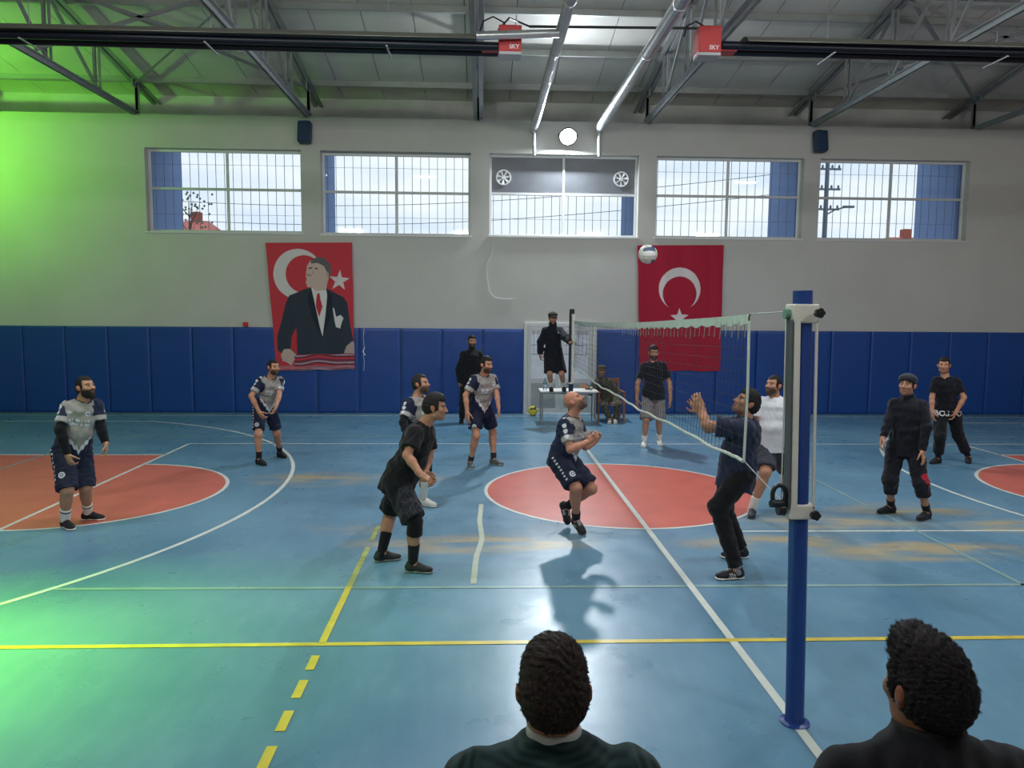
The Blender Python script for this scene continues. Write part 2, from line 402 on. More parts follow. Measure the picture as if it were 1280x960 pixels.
mb.build('trim_1', M_lw, kind='structure')
mb = MB(); strip(mb, [(-13,0),(13,0)], .055, .0036); 
for a, b in [(-.18,-.39),(-.53,-.76),(-.91,-1.13),(-1.28,-1.50),(-1.66,-1.88),(-2.02,-2.24)]: strip(mb, [(-3,a),(-3,b)], .06, .0036)
strip(mb, [(-3,.02),(-3,1.15)], .055, .0036)
mb.build('trim_2', M_ly, kind='structure')
mb = MB()
strip(mb, [(-5.5,1.13),(13,1.02)], .05, .003); strip(mb, [(-9,9),(9,9)], .05, .003); strip(mb, [(3,0),(3,9)], .04, .003); strip(mb, [(-9,0),(-9,9)], .045, .003)
mb.build('trim_4', M_lf, kind='structure')
mb = MB(); strip(mb, [(-3,1.15),(-3,2.25)], .055, .0034); strip(mb, [(-3,2.45),(-3,3.0)], .05, .0034); mb.build('trim_5', mat('line_yellow_worn', (160,168,95), .35, var=.35, vscale=9), kind='structure')
mb = MB(); strip(mb, [(-1.85,3.95),(-1.87,3.2),(-1.84,2.5),(-1.90,1.9),(-1.92,1.19)], .055, .003); mb.build('floor_tape', M_tape)
tag(bpy.data.objects['floor_tape'], 'pale strip of tape stuck on the floor left of the orange centre circle', 'tape')

# ------------------------------------------------------------------ walls
M_wall = mat('wall_paint', WALL, .8, bump=.15, bscale=9, var=.05, vscale=1.1)
M_dark = mat('roof_strip', (205,206,204), .8, var=.1, vscale=2)
WIN = [(-9.44,-5.96,4.15,6.0),(-5.53,-2.12,4.13,5.98),(-1.69,1.76,4.14,6.0),(2.17,5.64,4.15,6.0),(6.02,9.60,4.15,6.0)]
xs = [-15.0]+[v for w in WIN for v in w[:2]]+[15.2]
mb = MB()
T0, T1 = WY, WY+.30
mb.box(-15,15.2,T0,T1,6.0,6.73)
for i in range(0, len(xs), 2): mb.box(xs[i], xs[i+1], T0, T1, 4.15, 6.0)
mb.box(-15,-.86,T0,T1,0,4.15); mb.box(.84,15.2,T0,T1,0,4.15); mb.box(-.86,.84,T0,T1,2.15,4.15)
mb.build('wall_back', M_wall, kind='structure')
mb = MB(); mb.box(-15,15.2,T1-.02,13.75,6.62,6.73); mb.box(-15,15.2,13.6,13.75,6.73,7.75); mb.build('wall_back_upper', M_dark, kind='structure')
mb = MB(); mb.box(-15.2,-15,-9.2,13.75,0,9.6); mb.build('wall_left', M_wall, kind='structure')
mb = MB(); mb.box(15.2,15.4,-9.2,13.75,0,9.6); mb.build('wall_right', M_wall, kind='structure')
mb = MB(); mb.box(-15.2,15.4,-9.4,-9.2,0,9.6); mb.build('wall_front', M_wall, kind='structure')
# roof: two slopes meeting over the court
def roofz(y): return 7.47+(13.6-y)*.17 if y > 1.5 else 7.47+(13.6-1.5)*.17-(1.5-y)*.17
def roof_mat():
    m = mat('roof_sheet', ROOF, .55, .0); n, l = m.node_tree.nodes, m.node_tree.links; b = n['Principled BSDF']
    t = n.new('ShaderNodeTexCoord'); k = n.new('ShaderNodeTexNoise'); k.inputs['Scale'].default_value = 1.2; k.inputs['Detail'].default_value = 5
    l.new(t.outputs['Object'], k.inputs['Vector'])
    x = n.new('ShaderNodeMix'); x.data_type = 'RGBA'; x.inputs[6].default_value = lin(tuple(v*.92 for v in ROOF))+(1,); x.inputs[7].default_value = lin(tuple(min(v*1.06, 255) for v in ROOF))+(1,)
    l.new(k.outputs[0], x.inputs[0]); l.new(x.outputs[2], b.inputs['Base Color']); return m
mb = MB()
x = -15.2
while x < 15.3:      # sheets one metre wide with a narrow dark joint between them
    for ya, yb in ((13.75,1.5),(1.5,-9.4)):
        za, zb = roofz(ya), roofz(yb); x1 = min(x+.985, 15.4)
        mb.add([(x,ya,za),(x1,ya,za),(x1,yb,zb),(x,yb,zb),(x,ya,za+.1),(x1,ya,za+.1),(x1,yb,zb+.1),(x,yb,zb+.1)], [(0,1,2,3),(4,7,6,5),(0,4,5,1),(1,5,6,2),(2,6,7,3),(3,7,4,0)])
    x += 1.0
mb.build('ceiling', roof_mat(), kind='structure')
MB().add([(-15.3,13.75,roofz(13.75)+.102),(15.4,13.75,roofz(13.75)+.102),(15.4,1.5,roofz(1.5)+.102),(-15.3,1.5,roofz(1.5)+.102),(15.4,-9.4,roofz(-9.4)+.102),(-15.3,-9.4,roofz(-9.4)+.102)], [(0,1,2,3),(3,2,4,5)]).build('ceiling_joint', mat('joint', (60,60,58), .8), kind='structure')
# steel
M_steel = mat('steel', STEEL, .45, .3, var=.15, vscale=4); M_purl = mat('purlin_steel', (175,180,178), .4, .35, var=.1, vscale=3)
for i, y in enumerate([12.65, 11.1, 9.6, 8.1, 6.6, 5.1, 3.6, 2.1, .6, -.9, -2.4, -3.9, -5.4]):
    z = roofz(y)-.005; mb = MB(); mb.box(-15,15.2,y-.002,y+.002,z-.14,z); mb.box(-15,15.2,y-.06,y,z-.144,z-.140); mb.box(-15,15.2,y,y+.06,z-.004,z); mb.build('roof_purlin', M_purl, kind='structure')
for X in TX:
    mb = MB(); top = lambda y: roofz(y)-.21
    for sx in (-1, 1):
        o = Vector((X+sx*.03,0,0))
        for ya, yb in ((13.6,1.5),(1.5,-9.1)): mb.angle(o+Vector((0,ya,top(ya))), o+Vector((0,yb,top(yb))), .09, .009, sx=-sx)
        mb.angle(o+Vector((0,12.38,6.78)), o+Vector((0,-9.1,6.78)), .08, .009, (0,0,-1), sx=sx)
        mb.angle(o+Vector((0,12.5,6.74)), o+Vector((0,12.5,top(12.5))), .07, .008, (0,1,0), sx=sx)
    ys = [12.5, 10.75, 9.0, 7.25, 5.5, 3.5, 1.5, -.5, -2.5, -4.5, -6.5, -8.5]
    for j, y in enumerate(ys[1:]): mb.angle((X-.03,y,6.79), (X-.03,y,top(y)), .05, .006, (0,1,0)); mb.angle((X+.03,y,6.79), (X+.03,y,top(y)), .05, .006, (0,1,0), -1)
    for j in range(len(ys)-1):
        a, b = (ys[j], ys[j+1]); 
        if j == 0: continue
        mb.bar((X,a,6.80), (X,b,top(b)), .05, .05) if b > 1.4 else mb.bar((X,a,top(a)), (X,b,6.80), .05, .05)
    mb.box(X-.012,X+.012,12.30,12.75,top(12.5)-.12,top(12.5)+.1); mb.box(X-.1,X+.1,12.38,12.62,6.73,6.75)
    mb.build('roof_truss', M_steel, kind='structure')
for xa, xb in ((-9.62,-5.8),(5.8,9.7)):     # crossed wind braces in the roof plane and upright ones between trusses
    mb = MB()
    for a, b in ((xa,xb),(xb,xa)): mb.angle((a,12.45,roofz(12.45)-.28), (b,8.5,roofz(8.5)-.28), .055, .007)
    for a, b in ((xa,xb),(xb,xa)): mb.angle((a,8.6,6.85), (b,8.6,roofz(8.6)-.28), .055, .007, (0,1,0))
    mb.bar((xa,8.55,roofz(8.55)-.26), (xb,8.55,roofz(8.55)-.26), .05); mb.build('roof_brace', M_steel, kind='structure')

# ------------------------------------------------------------------ windows
M_pvc = mat('white_frame', (205,208,208), .35); M_bar = mat('window_bar', (120,126,134), .5)
def glass_mat(tint=(1,1,1), name='glass'):
    m = bpy.data.materials.new(name); m.use_nodes = True; n, l = m.node_tree.nodes, m.node_tree.links; n.clear()
    o = n.new('ShaderNodeOutputMaterial'); t = n.new('ShaderNodeBsdfTransparent'); g = n.new('ShaderNodeBsdfGlossy'); g.inputs['Roughness'].default_value = .03
    t.inputs[0].default_value = tuple(tint)+(1,); f = n.new('ShaderNodeFresnel'); f.inputs[0].default_value = 1.45; x = n.new('ShaderNodeMixShader')
    l.new(f.outputs[0], x.inputs[0]); l.new(t.outputs[0], x.inputs[1]); l.new(g.outputs[0], x.inputs[2]); l.new(x.outputs[0], o.inputs[0]); return m
M_glass = glass_mat((.93,.96,.98))
def pane(name, x0, x1, y, z0, z1, parent, m=None):
    return MB().box(x0,x1,y-.003,y+.003,z0,z1).build(name, m or M_glass, parent)
for i, (x0, x1, z0, z1) in enumerate(WIN):
    y = WY+.20; xm = (x0+x1)/2 if i else x0+1.80; zm = z0+.98; mb = MB(); w = .055
    if i in (0,): xm = -7.67
    for a, b, c, d in ((x0,x1,z0,z0+w),(x0,x1,z1-w,z1),(x0,x0+w,z0+w,z1-w),(x1-w,x1,z0+w,z1-w),(x0+w,xm-w/2,zm-w/2,zm+w/2),(xm+w/2,x1-w,zm-w/2,zm+w/2),(xm-w/2,xm+w/2,z0+w,z1-w)): mb.box(a,b,y-.03,y+.03,c,d)
    fr = mb.build('window_%d' % (i+1), M_pvc, kind='structure', bevel=.006)
    mb = MB(); mb.box(x0-.03,x1+.03,WY-.03,y-.03,z0-.035,z0+.0); mb.build('window_sill', M_pvc, fr)
    for a, b in ((x0+w,xm-w/2),(xm+w/2,x1-w)):
        for c, d in ((z0+w,zm-w/2),(zm+w/2,z1-w)):
            if i == 2 and c > z0+.5: continue
            pane('pane', a, b, y, c, d, fr)
    mb = MB(); xx = x0+.10
    while xx < x1-.05: mb.tube([(xx,y+.12,z0),(xx,y+.12,z1)], .0065, 6); xx += .195
    for zz in (z0+.42, z1-.30): mb.box(x0,x1,y+.116,y+.122,zz-.003,zz+.003)
    mb.build('window_bars', M_bar, fr)
    if i == 2:     # ventilator boards in the upper half
        for a, b, cx in ((x0+w,xm-w/2,-1.36),(xm+w/2,x1-w,1.38)):
            bd = MB().box(a,b,y-.012,y+.012,zm+w/2,z1-w).build('vent_board', mat('vent_board', (112,116,122), .5, .2, var=.08), fr)
            mb = MB(); c = (cx, y-.02, 5.49)
            mb.lathe([(.15,-.03),(.175,-.03),(.175,.012),(.15,.012),(.15,-.03)], 32, c, 'y'); mb.lathe([(0,-.035),(.04,-.035),(.045,.0),(0,0)], 20, c, 'y')
            for k in range(7):
                t = R(k*360/7+10); d = Vector((math.cos(t),0,math.sin(t))); s_ = Vector((-math.sin(t),0,math.cos(t)))
                q = Vector(c)+Vector((0,-.018,0)); mb.add([q+d*.04-s_*.012, q+d*.15-s_*.034+Vector((0,-.008,0)), q+d*.15+s_*.030+Vector((0,.008,0)), q+d*.04+s_*.012], [(0,1,2,3)])
            mb.build('vent_fan', mat('vent_fan', (225,228,230), .4), bd)
# exterior, seen through the panes
M_blue = mat('blue_render', (126,154,200), .8)
for X in TX[1:-1]: MB().box(X-.22,X+.22,T1,14.35,0,6.62).build('wall_pier', M_blue, kind='structure')
MB().box(-90,90,13.8,160,-.6,-.5).build('ground_outside', mat('asphalt', (120,120,118), .9), kind='structure')
def house(x, y, w, d, h, wall, roofc, label, lit=(), floors=3, cols=4):
    root = empty('house', (x, y, -.5)); tag(root, label, 'building')
    MB().box(-w/2,w/2,-d/2,d/2,0,h).build('wall', mat('render_out', wall, .85, var=.05), root)
    if roofc:
        MB().add([(-w/2-.4,-d/2-.4,h),(w/2+.4,-d/2-.4,h),(w/2+.4,d/2+.4,h),(-w/2-.4,d/2+.4,h),(-w/2+1,0,h+1.6),(w/2-1,0,h+1.6)], [(0,1,5,4),(1,2,5),(2,3,4,5),(3,0,4),(0,3,2,1)]).build('roof', mat('tiles', roofc, .8, var=.15, vscale=6), root)
        MB().box(-.3,.3,-.3,.3,h+.6,h+2.2).build('chimney', mat('brick', (150,80,66), .8), root)
    for i in range(floors):
        for j in range(cols):
            a = -w/2+w*(j+.5)/cols; z = h*(i+.45)/floors
            f = MB().box(a-.45,a+.45,-d/2-.04,-d/2+.02,z-.6,z+.6).build('window', mat('sash', (200,200,200), .5), root)
            g = mat('pane_lit', (250,225,160), .4, emit=(1,.85,.5), estr=1.6) if (i, j) in lit else mat('pane_dark', (60,75,95), .2)
            MB().box(a-.38,a+.38,-d/2-.06,-d/2-.04,z-.53,z+.53).build('pane', g, f)
house(-21.4, 48, 3.6, 8, 7.3, (215,190,180), (190,110,100), 'distant house with a red roof and chimney low in the leftmost window')
house(30.6, 52, 5, 8, 7.2, (205,190,180), (200,110,95), 'distant red roofed house low in the rightmost window')
pr = empty('utility_pole', (15.6, 33, -.5)); tag(pr, 'grey power pole with three crossarms and a street lamp outside the rightmost window', 'pole')
M_pole = mat('galvanised', (95,105,120), .6)
MB().tube([(0,0,0),(0,0,10.6)], [.16,.10], 10).build('mast', M_pole, pr, True)
for z in (8.2, 9.2, 10.2):
    a = MB().bar((-.7,0,z),(.7,0,z),.09).build('crossarm', M_pole, pr)
    [MB().lathe([(0,0),(.05,0),(.06,.08),(.03,.16),(0,.17)], 8, (q,0,z+.05)).build('insulator', M_pole, a) for q in (-.6,-.25,.25,.6)]
MB().tube([(0,0,7.9),(.5,-.1,8.2),(1.0,-.2,8.3)], .035, 8).build('lamp_arm', M_pole, pr); MB().box(.8,1.35,-.3,-.1,8.26,8.36).build('lamp_head', M_pole, pr)
mb = MB()
for z in (9.75, 8.75):
    pts = [(15.6+(-50)*t, 33+6*t, z-1.8*math.sin(math.pi*t)) for t in [k/24 for k in range(25)]]; mb.tube(pts, .016, 5)
mb.build('power_line', M_pole); tag(bpy.data.objects['power_line'], 'dark power cables running left from the pole outside', 'cable')
mb = MB(); rr = random.Random(4); tr = empty('bare_tree', (-18.9, 40, -.5)); tr.scale = (1.2,1.2,1.38); tag(tr, 'bare thin tree beside the red roofed house outside the leftmost window', 'tree')
mb.tube([(0,0,0),(.05,0,3.5),(0,0,6.2)], [.14,.09,.03], 8)
for k in range(16):
    z = 3.2+k*.2; a = rr.uniform(0,6.28); L_ = rr.uniform(.5,1.2); mb.tube([(0,0,z),(math.cos(a)*L_*.5,math.sin(a)*L_*.5,z+.4),(math.cos(a)*L_,math.sin(a)*L_,z+rr.uniform(.6,1))], [.03,.02,.008], 5)
mb.build('trunk', mat('bark', (90,80,75), .9), tr)
mb = MB()
for k in range(110):
    a = rr.uniform(0,6.28); L_ = rr.uniform(.2,1.1); z = rr.uniform(4.2,7.0); mb.lathe([(0,-.06),(.07,0),(0,.06)], 5, (math.cos(a)*L_, math.sin(a)*L_, z))
lv = mb.build('foliage', mat('leaf', (90,110,95), .9), tr); lv['kind'] = 'stuff'

# ------------------------------------------------------------------ door
dr = MB(); y = WY
for a, b, c, d in ((-.86,-.78,0,2.15),(.76,.84,0,2.15),(-.78,.76,2.07,2.15)): dr.box(a,b,y-.05,y+.12,c,d)
door = dr.build('door_1', M_pvc, kind='structure', bevel=.006)
M_frost = glass_mat((.93,.96,.98), 'door_glass')
for k, (a, b) in enumerate(((-.775,-.02),(.0,.755))):
    mb = MB(); yy = y+.02
    for c, d, e, f in ((a,a+.09,.02,2.06),(b-.09,b,.02,2.06),(a+.09,b-.09,1.96,2.06),(a+.09,b-.09,.72,.84),(a+.09,b-.09,.02,.12)): mb.box(c,d,yy-.025,yy+.025,e,f)
    lf = mb.build('door_leaf', M_pvc, door, bevel=.005)
    MB().box(a+.09,b-.09,yy-.01,yy+.01,.12,.72).build('panel', mat('door_panel', (165,170,172), .4, var=.06), lf)
    pane('pane', a+.09, b-.09, yy, .84, 1.96, lf, M_frost)
    mb = MB(); x = a+.15
    while x < b-.1: mb.tube([(x,yy+.07,1.4),(x,yy+.07,1.96)], .006, 6); x += .095
    for z in (1.40,1.62): mb.tube([(a+.09,yy+.07,z),(b-.09,yy+.07,z)], .008, 6)
    mb.build('grille', M_bar, lf)
    MB().box(a+.30,a+.34,yy-.06,yy-.02,1.0,1.14).build('door_handle', mat('handle', (80,80,84), .4, .6), lf) if k else None
MB().box(-5,5,24.0,24.15,-.5,1.5).build('yard_wall', mat('yard_wall', (235,236,238), .85, var=.08), kind='structure')
# ------------------------------------------------------------------ people
M_skin = vmat('skin', .5, .15, 220, .4)
M_cloth = vmat('cloth', .88, .25, 500, .15, .12)
M_shiny = vmat('sports_cloth', .7, .2, 500, .2, .05)
M_hair = vmat('hair', .62, .5, 260, .3)
M_shoe = vmat('shoe_fabric', .6, .2, 300, .35)
M_rub = vmat('rubber', .5, 0, 300, .4)
K = lambda *c: A(lin(c))
SK = K(176,128,102)

def frame(yaw, pitch=0, roll=0):
    """rows: person's left, forward, up. yaw 0 faces -Y, 90 faces +X"""
    y, p_, r_ = R(yaw), R(pitch), R(roll)
    f = A([math.sin(y)*math.cos(p_), -math.cos(y)*math.cos(p_), math.sin(p_)]); l = A([math.cos(y), math.sin(y), 0])
    u = np.cross(f, l); u = -u if u[2] < 0 else u
    l2 = l*math.cos(r_)+u*math.sin(r_); u2 = -l*math.sin(r_)+u*math.cos(r_)
    return np.stack([l2, f, u2])

def head_prims(c, fr, s, ear=True):
    T = lambda x, y, z: c+s*(fr[0]*x+fr[1]*y+fr[2]*z)
    E = lambda p, r_, k=.02: Ell(T(*p), A(r_)*s, fr, k*s)
    ad = [E((0,-.010,.026), (.077,.097,.097), .01), E((0,.020,-.040), (.060,.074,.080), .03), E((0,.066,-.098), (.024,.022,.022), .03),
          E((.044,.012,-.070), (.020,.030,.028), .03), E((-.044,.012,-.070), (.020,.030,.028), .03),
          E((.044,.058,-.022), (.022,.022,.020), .02), E((-.044,.058,-.022), (.022,.022,.020), .02),
          Cone(T(-.036,.076,.022), T(.036,.076,.022), .012*s, .012*s, .016*s),
          Cone(T(0,.088,.008), T(0,.110,-.032), .008*s, .0125*s, .010*s), E((.013,.098,-.037), (.009,.010,.008), .008), E((-.013,.098,-.037), (.009,.010,.008), .008)]
    sb = [E((.031,.100,.002), (.019,.017,.012), .014), E((-.031,.100,.002), (.019,.017,.012), .014)]
    ad2 = [E((.031,.076,.001), (.0135,.0135,.0115), .003), E((-.031,.076,.001), (.0135,.0135,.0115), .003),
           Cone(T(-.019,.089,-.064), T(.019,.089,-.064), .0055*s, .0055*s, .006*s), Cone(T(-.016,.088,-.073), T(.016,.088,-.073), .006*s, .006*s, .006*s)]
    if ear:
        for q in (1, -1): ad2 += [E((.080*q,-.010,-.006), (.009,.019,.031), .008), E((.090*q,-.018,.004), (.006,.015,.024), .008)]
    return ad, sb, ad2

def hand_prims(w, d, palm, thumb, s, curl=.5, side=1):
    """w wrist, d pointing direction, palm = direction the palm faces, thumb = side of the thumb"""
    d = nz_(d); palm = nz_(A(palm)-d*(A(palm)@d)); th = np.cross(d, palm); th = th if th@A(thumb) > 0 else -th
    T = lambda x, y, z: w+s*(th*x+d*y+palm*z)
    fr = np.stack([th, d, palm]); ad = [RBox(T(0,.052,0), A([.041,.046,.0145])*s, .012*s, fr, .012*s), Cone(w-d*.02*s, T(0,.03,0), .025*s, .024*s, .02*s)]
    for x, L, sp in ((.031,.072,.10), (.0105,.080,.03), (-.0105,.075,-.04), (-.031,.060,-.12)):
        p = T(x,.090,0); a = 0; dd = nz_(d+th*sp)
        for j, f_ in enumerate((.45,.32,.25)):
            a += curl*(.55, .9, .7)[j]; v = dd*math.cos(a)+palm*math.sin(a); q = p+v*L*f_*s
            ad.append(Cone(p, q, (.0092,.0084,.0076)[j]*s, (.0084,.0076,.0066)[j]*s, .003*s)); p = q
    p = T(.034,.022,.004); v = nz_(th*.8+d*.7+palm*.35); q = p+v*.044*s
    ad.append(Cone(p, q, .0135*s, .011*s, .012*s)); v = nz_(th*.35+d*.9+palm*(.3+curl*.5)); r_ = q+v*.032*s; ad.append(Cone(q, r_, .0105*s, .009*s, .004*s))
    v = nz_(th*.1+d*.9+palm*(.4+curl*.7)); ad.append(Cone(r_, r_+v*.024*s, .009*s, .0075*s, .003*s))
    return ad

def torso(J, s, g=0., belly=0., lo=-.06, hi=.93, wide=1.):
    P, N = J['P'], J['N']; lh = nz_(J['LHip']-J['RHip']); ls = nz_(J['LS']-J['RS'])
    ax = N-P; up = nz_(ax); sec = [(-.06,.150,.110,.0), (.10,.150,.114,.0), (.38,.132,.106,.012), (.62,.142,.114,.010), (.80,.146,.110,.004), (.90,.095,.075,-.004)]
    out = []
    def fwd(l): return nz_(np.cross(up, -l)) if np.cross(l, up)@A(J['f']) < 0 else nz_(np.cross(l, up))
    pts = []
    for t, a, b, o in sec:
        if t < lo-.001: continue
        l = nz_(lh*(1-max(t, 0))+ls*max(t, 0)); bb = belly*math.exp(-((t-.3)/.22)**2)
        f = fwd(l); pts.append((P+ax*t+f*(o+bb*.5)*s, l, (a*s*wide*(1+bb*.8)+g, (b+bb*.5)*s+g)))
    for i in range(len(pts)-1):
        out.append(ECone(pts[i][0], pts[i+1][0], pts[i][1], pts[i][2], pts[i+1][2], .04))
    for S in ('LS', 'RS'):
        out.append(Cone(N-up*.040*s, J[S]-up*.004*s, J.get('trap', .054)*s+g*.8, .046*s+g*.8, .045*s))
    return out

def limb_r(s, big=1.):
    return dict(ua=(.049*s*big, .039*s*big), fa=(.040*s*big, .027*s*big), th=(.081*s*big, .055*s*big), kn=.054*s*big, sh=(.052*s*big, .036*s*big), calf=.056*s*big)

class HairEdge:      # outline of a head of hair: brow line in front, side-whiskers, nape
    def __init__(s, c, fr, k, line, low, back): s.c, s.fr, s.k, s.line, s.low, s.back = c, fr, k, line, low, back
    def d(s, X, Y, Z):
        x, y, z = X-s.c[0], Y-s.c[1], Z-s.c[2]; f, u, l = s.fr[1], s.fr[2], s.fr[0]
        yy = (x*f[0]+y*f[1]+z*f[2])/s.k; zz = (x*u[0]+y*u[1]+z*u[2])/s.k; xx = (x*l[0]+y*l[1]+z*l[2])/s.k
        front = s.line-zz+xx*xx*3.0-.010                            # above the brow line, lower at the temples: no
        lowz = -.022+(yy-.03)*((-.022-s.low)/(.03-s.back))          # falls towards the nape
        side = np.maximum(yy-.040, lowz-zz)
        return np.minimum(front, side)*s.k
class Person:
    def __init__(P, J, label, skin=SK, big=1., belly=0., h=.0055, stubble=.0, group=None, feet=True):
        P.J = J = {k: (A(v) if isinstance(v, (list, tuple)) and len(v) == 3 else v) for k, v in J.items()}
        s = P.s = J['s']; y = R(J['phi']); J['f'] = A([math.sin(y), -math.cos(y), 0]); P.f = J['f']; P.big, P.belly = big, belly
        P.l = nz_(J['LHip']-J['RHip']); P.up = nz_(J['N']-J['P']); P.sl = nz_(J['LS']-J['RS'])
        P.fs = nz_(np.cross(P.sl, P.up)); P.fs = P.fs if P.fs@P.f > 0 else -P.fs
        P.hf = frame(J['look'][0], J['look'][1], J['look'][2] if len(J['look']) > 2 else 0); P.hc = J['Hd']
        P.seed = int(abs(J['P'][0]*977+J['P'][1]*131)) % 9999; P.h = h
        P.org = A([J['P'][0], J['P'][1], min(J['RA'][2], J['LA'][2])-.085*s])
        r_ = P.r = limb_r(s, big); ad = []
        hp, hs, h2 = head_prims(P.hc, P.hf, s); T = P.T
        ad += hp
        sub = hs
        body = torso(J, s, -.008, belly)
        body += [Cone(J['N']-P.up*.03*s, T(0,-.022,-.055), .062*s*big**.5, .055*s*big**.5, .03*s)]
        for q in 'RL':
            S, E, W, Hn = J[q+'S'], J[q+'E'], J[q+'W'], J[q+'H']
            body += [Cone(S, E, *r_['ua'], .03*s), Cone(E, E+(W-E)*.35, r_['fa'][0]*.95, r_['fa'][0], .02*s), Cone(E+(W-E)*.35, W, r_['fa'][0], r_['fa'][1], .02*s)]
            H_, Kn, An = J[q+'Hip'], J[q+'K'], J[q+'A']; D = nz_(J[q+'Fd'])
            back = nz_(An-Kn); back = nz_(-P.f+back*(P.f@back))
            body += [Cone(H_, Kn, *r_['th'], .04*s), Ell(Kn, [r_['kn']]*3, None, .03*s), Cone(Kn, An, r_['sh'][0], r_['sh'][1], .03*s),
                     Ell(Kn+(An-Kn)*.3+back*.016*s, A([.9,.9,2.1])*r_['calf'], P.axf(An-Kn), .04*s)]
            if feet: body += [Cone(An-nz_(An-Kn)*.0, An+P.foot_up(q)*-.05*s+D*.10*s, .034*s, .028*s, .03*s)]
            c = J.get('curl'+q, .35); lat = P.sl*(1 if q == 'L' else -1)
            palm = J.get('palm'+q); palm = -lat*.9-P.f*.2 if palm is None else A(palm)
            thumb = P.f*.8-lat*.2 if J.get('thumb'+q) is None else A(J['thumb'+q])
            ad += hand_prims(W, Hn-W, palm, thumb, s*1.02, c)
        # order: body, skull first, carve sockets, then eyes, lips, ears and hands
        V, Q = field_mesh(body+hp, sub, h=h, late=h2+ad[len(hp):])
        C = P.skin_colour(V, skin, stubble)
        P.o = mesh_np('person', V, Q, C, M_skin, None, P.org); tag(P.o, label, 'person', group)
        P.skin = skin
    def T(P, x, y, z): return P.hc+P.s*(P.hf[0]*x+P.hf[1]*y+P.hf[2]*z)
    def axf(P, d):
        u = nz_(d); x = nz_(np.cross(u, A([.3,.9,.1]))); return np.stack([x, np.cross(u, x), u])
    def foot_up(P, q):
        D = nz_(P.J[q+'Fd']); u = P.J[q+'A']-P.J[q+'K']; u = -u; u = u-D*(u@D)
        if abs(D[2]) < .05: u = A([0,0,1])
        return nz_(u)
    def skin_colour(P, V, skin, stubble):
        C = np.tile(skin, (len(V), 1)); q = (V-P.hc)/P.s; x, y, z = q@P.hf[0], q@P.hf[1], q@P.hf[2]
        r_ = np.random.RandomState(P.seed); f = fold(P.seed, .05, .06)(V[:,0], V[:,1], V[:,2]); C = C*(1+f[:, None])
        hd = (np.abs(x) < .1) & (z > -.13) & (z < .14)
        ch = hd & (z < -.03) & (y > .0); C[ch] = C[ch]*(1-stubble)+K(40,32,30)*stubble
        lp = hd & (np.abs(z+.069) < .010) & (np.abs(x) < .025) & (y > .085); C[lp] = C[lp]*A([.85,.55,.55])
        br = hd & (np.abs(z-(.026+.10*np.abs(x)-4.0*x*x)) < .0055) & (np.abs(x) > .012) & (np.abs(x) < .052) & (y > .055); C[br] = K(30,24,22)
        for e in (1, -1):
            dx, dz = x-.031*e, z-.001; ey = hd & (dx*dx/.011**2+dz*dz/.0045**2 < 1) & (y > .07); C[ey] = K(150,138,130); ls = hd & (np.abs(dx) < .014) & (np.abs(dz-.006) < .0035) & (y > .07); C[ls] = C[ls]*.35
            ir = ey & (dx*dx+dz*dz < .0062**2); C[ir] = K(35,24,18)
        er = hd & (np.abs(x) > .078); C[er] = C[er]*A([1.05,.8,.78])
        return np.clip(C, 0, 1)
    def part(P, name, V, Q, C, m=None, label=None, parent=None):
        p_ = parent or P.o
        o = mesh_np(name, V, Q, C, m or M_cloth, None, P.org); o.parent = p_; o.matrix_parent_inverse = Matrix.Identity(4)
        o.location = (0,0,0)
        if label: o['label'] = label
        return o
    # ---- hair, beard
    def hair(P, c=(26,22,22), top=.016, side=.006, front=.078, line=.072, back=-.085, low=-.070, quiff=0., h=None, thin=0., label=None, wav=.0025):
        T, s = P.T, P.s; E = lambda p, r_, k=.02: Ell(T(*p), A(r_)*s, P.hf, k*s)
        ad = [E((0,-.010,.026), (.077+side,.097+side*1.3,.097+top)), E((0,-.030,.0), (.077+side,.085+side,.085))]
        if top > .008: ad.append(E((0,.012,.070+top*.5), (.066,.075,.055), .03))
        if quiff: ad.append(E((.0,.055,.100+quiff*.4), (.045,.040,.028+quiff*.5), .03))
        cut = [HairEdge(T(0,0,0), P.hf, s, line, low, back)]
        # ear openings
        sub = [E((.098,-.006,-.012), (.028,.030,.040), .008), E((-.098,-.006,-.012), (.028,.030,.040), .008), E((0,.125,.0), (.060,.055,.080), .012)]
        w = fold(P.seed+5, wav*s, .022, .6)
        V, Q = field_mesh(ad, sub, cut, h or .0045, w)
        q = (V-P.hc)@P.hf.T; rr = np.random.RandomState(P.seed).rand(len(V), 1)
        C = K(*c)*(.8+.5*rr)
        return P.part('hair', V, Q, C, M_hair, label)
    def beard(P, c=(24,20,20), t=.006, low=0.0, label=None):
        T, s = P.T, P.s; E = lambda p, r_, k=.02: Ell(T(*p), A(r_)*s, P.hf, k*s)
        ad = [E((0,.020,-.040), (.060+t,.074+t,.080+t)), E((0,.066,-.098-low*.5), (.024+t,.022+t,.024+t+low)),
              E((.044,.012,-.070), (.020+t,.030+t,.028+t)), E((-.044,.012,-.070), (.020+t,.030+t,.028+t))]
        sub = [E((0,.10,-.067), (.021,.03,.009), .006), E((0,.09,.005), (.075,.07,.048), .01), E((0,-.07,-.06), (.1,.09,.09), .01)]
        cut = [Half(T(0,.06,-.040), P.hf[2]*1.+P.hf[1]*.25)]
        V, Q = field_mesh(ad, sub, cut, .0045, fold(P.seed+9, .0006*s, .02))
        return P.part('beard', V, Q, K(*c), M_hair, label)
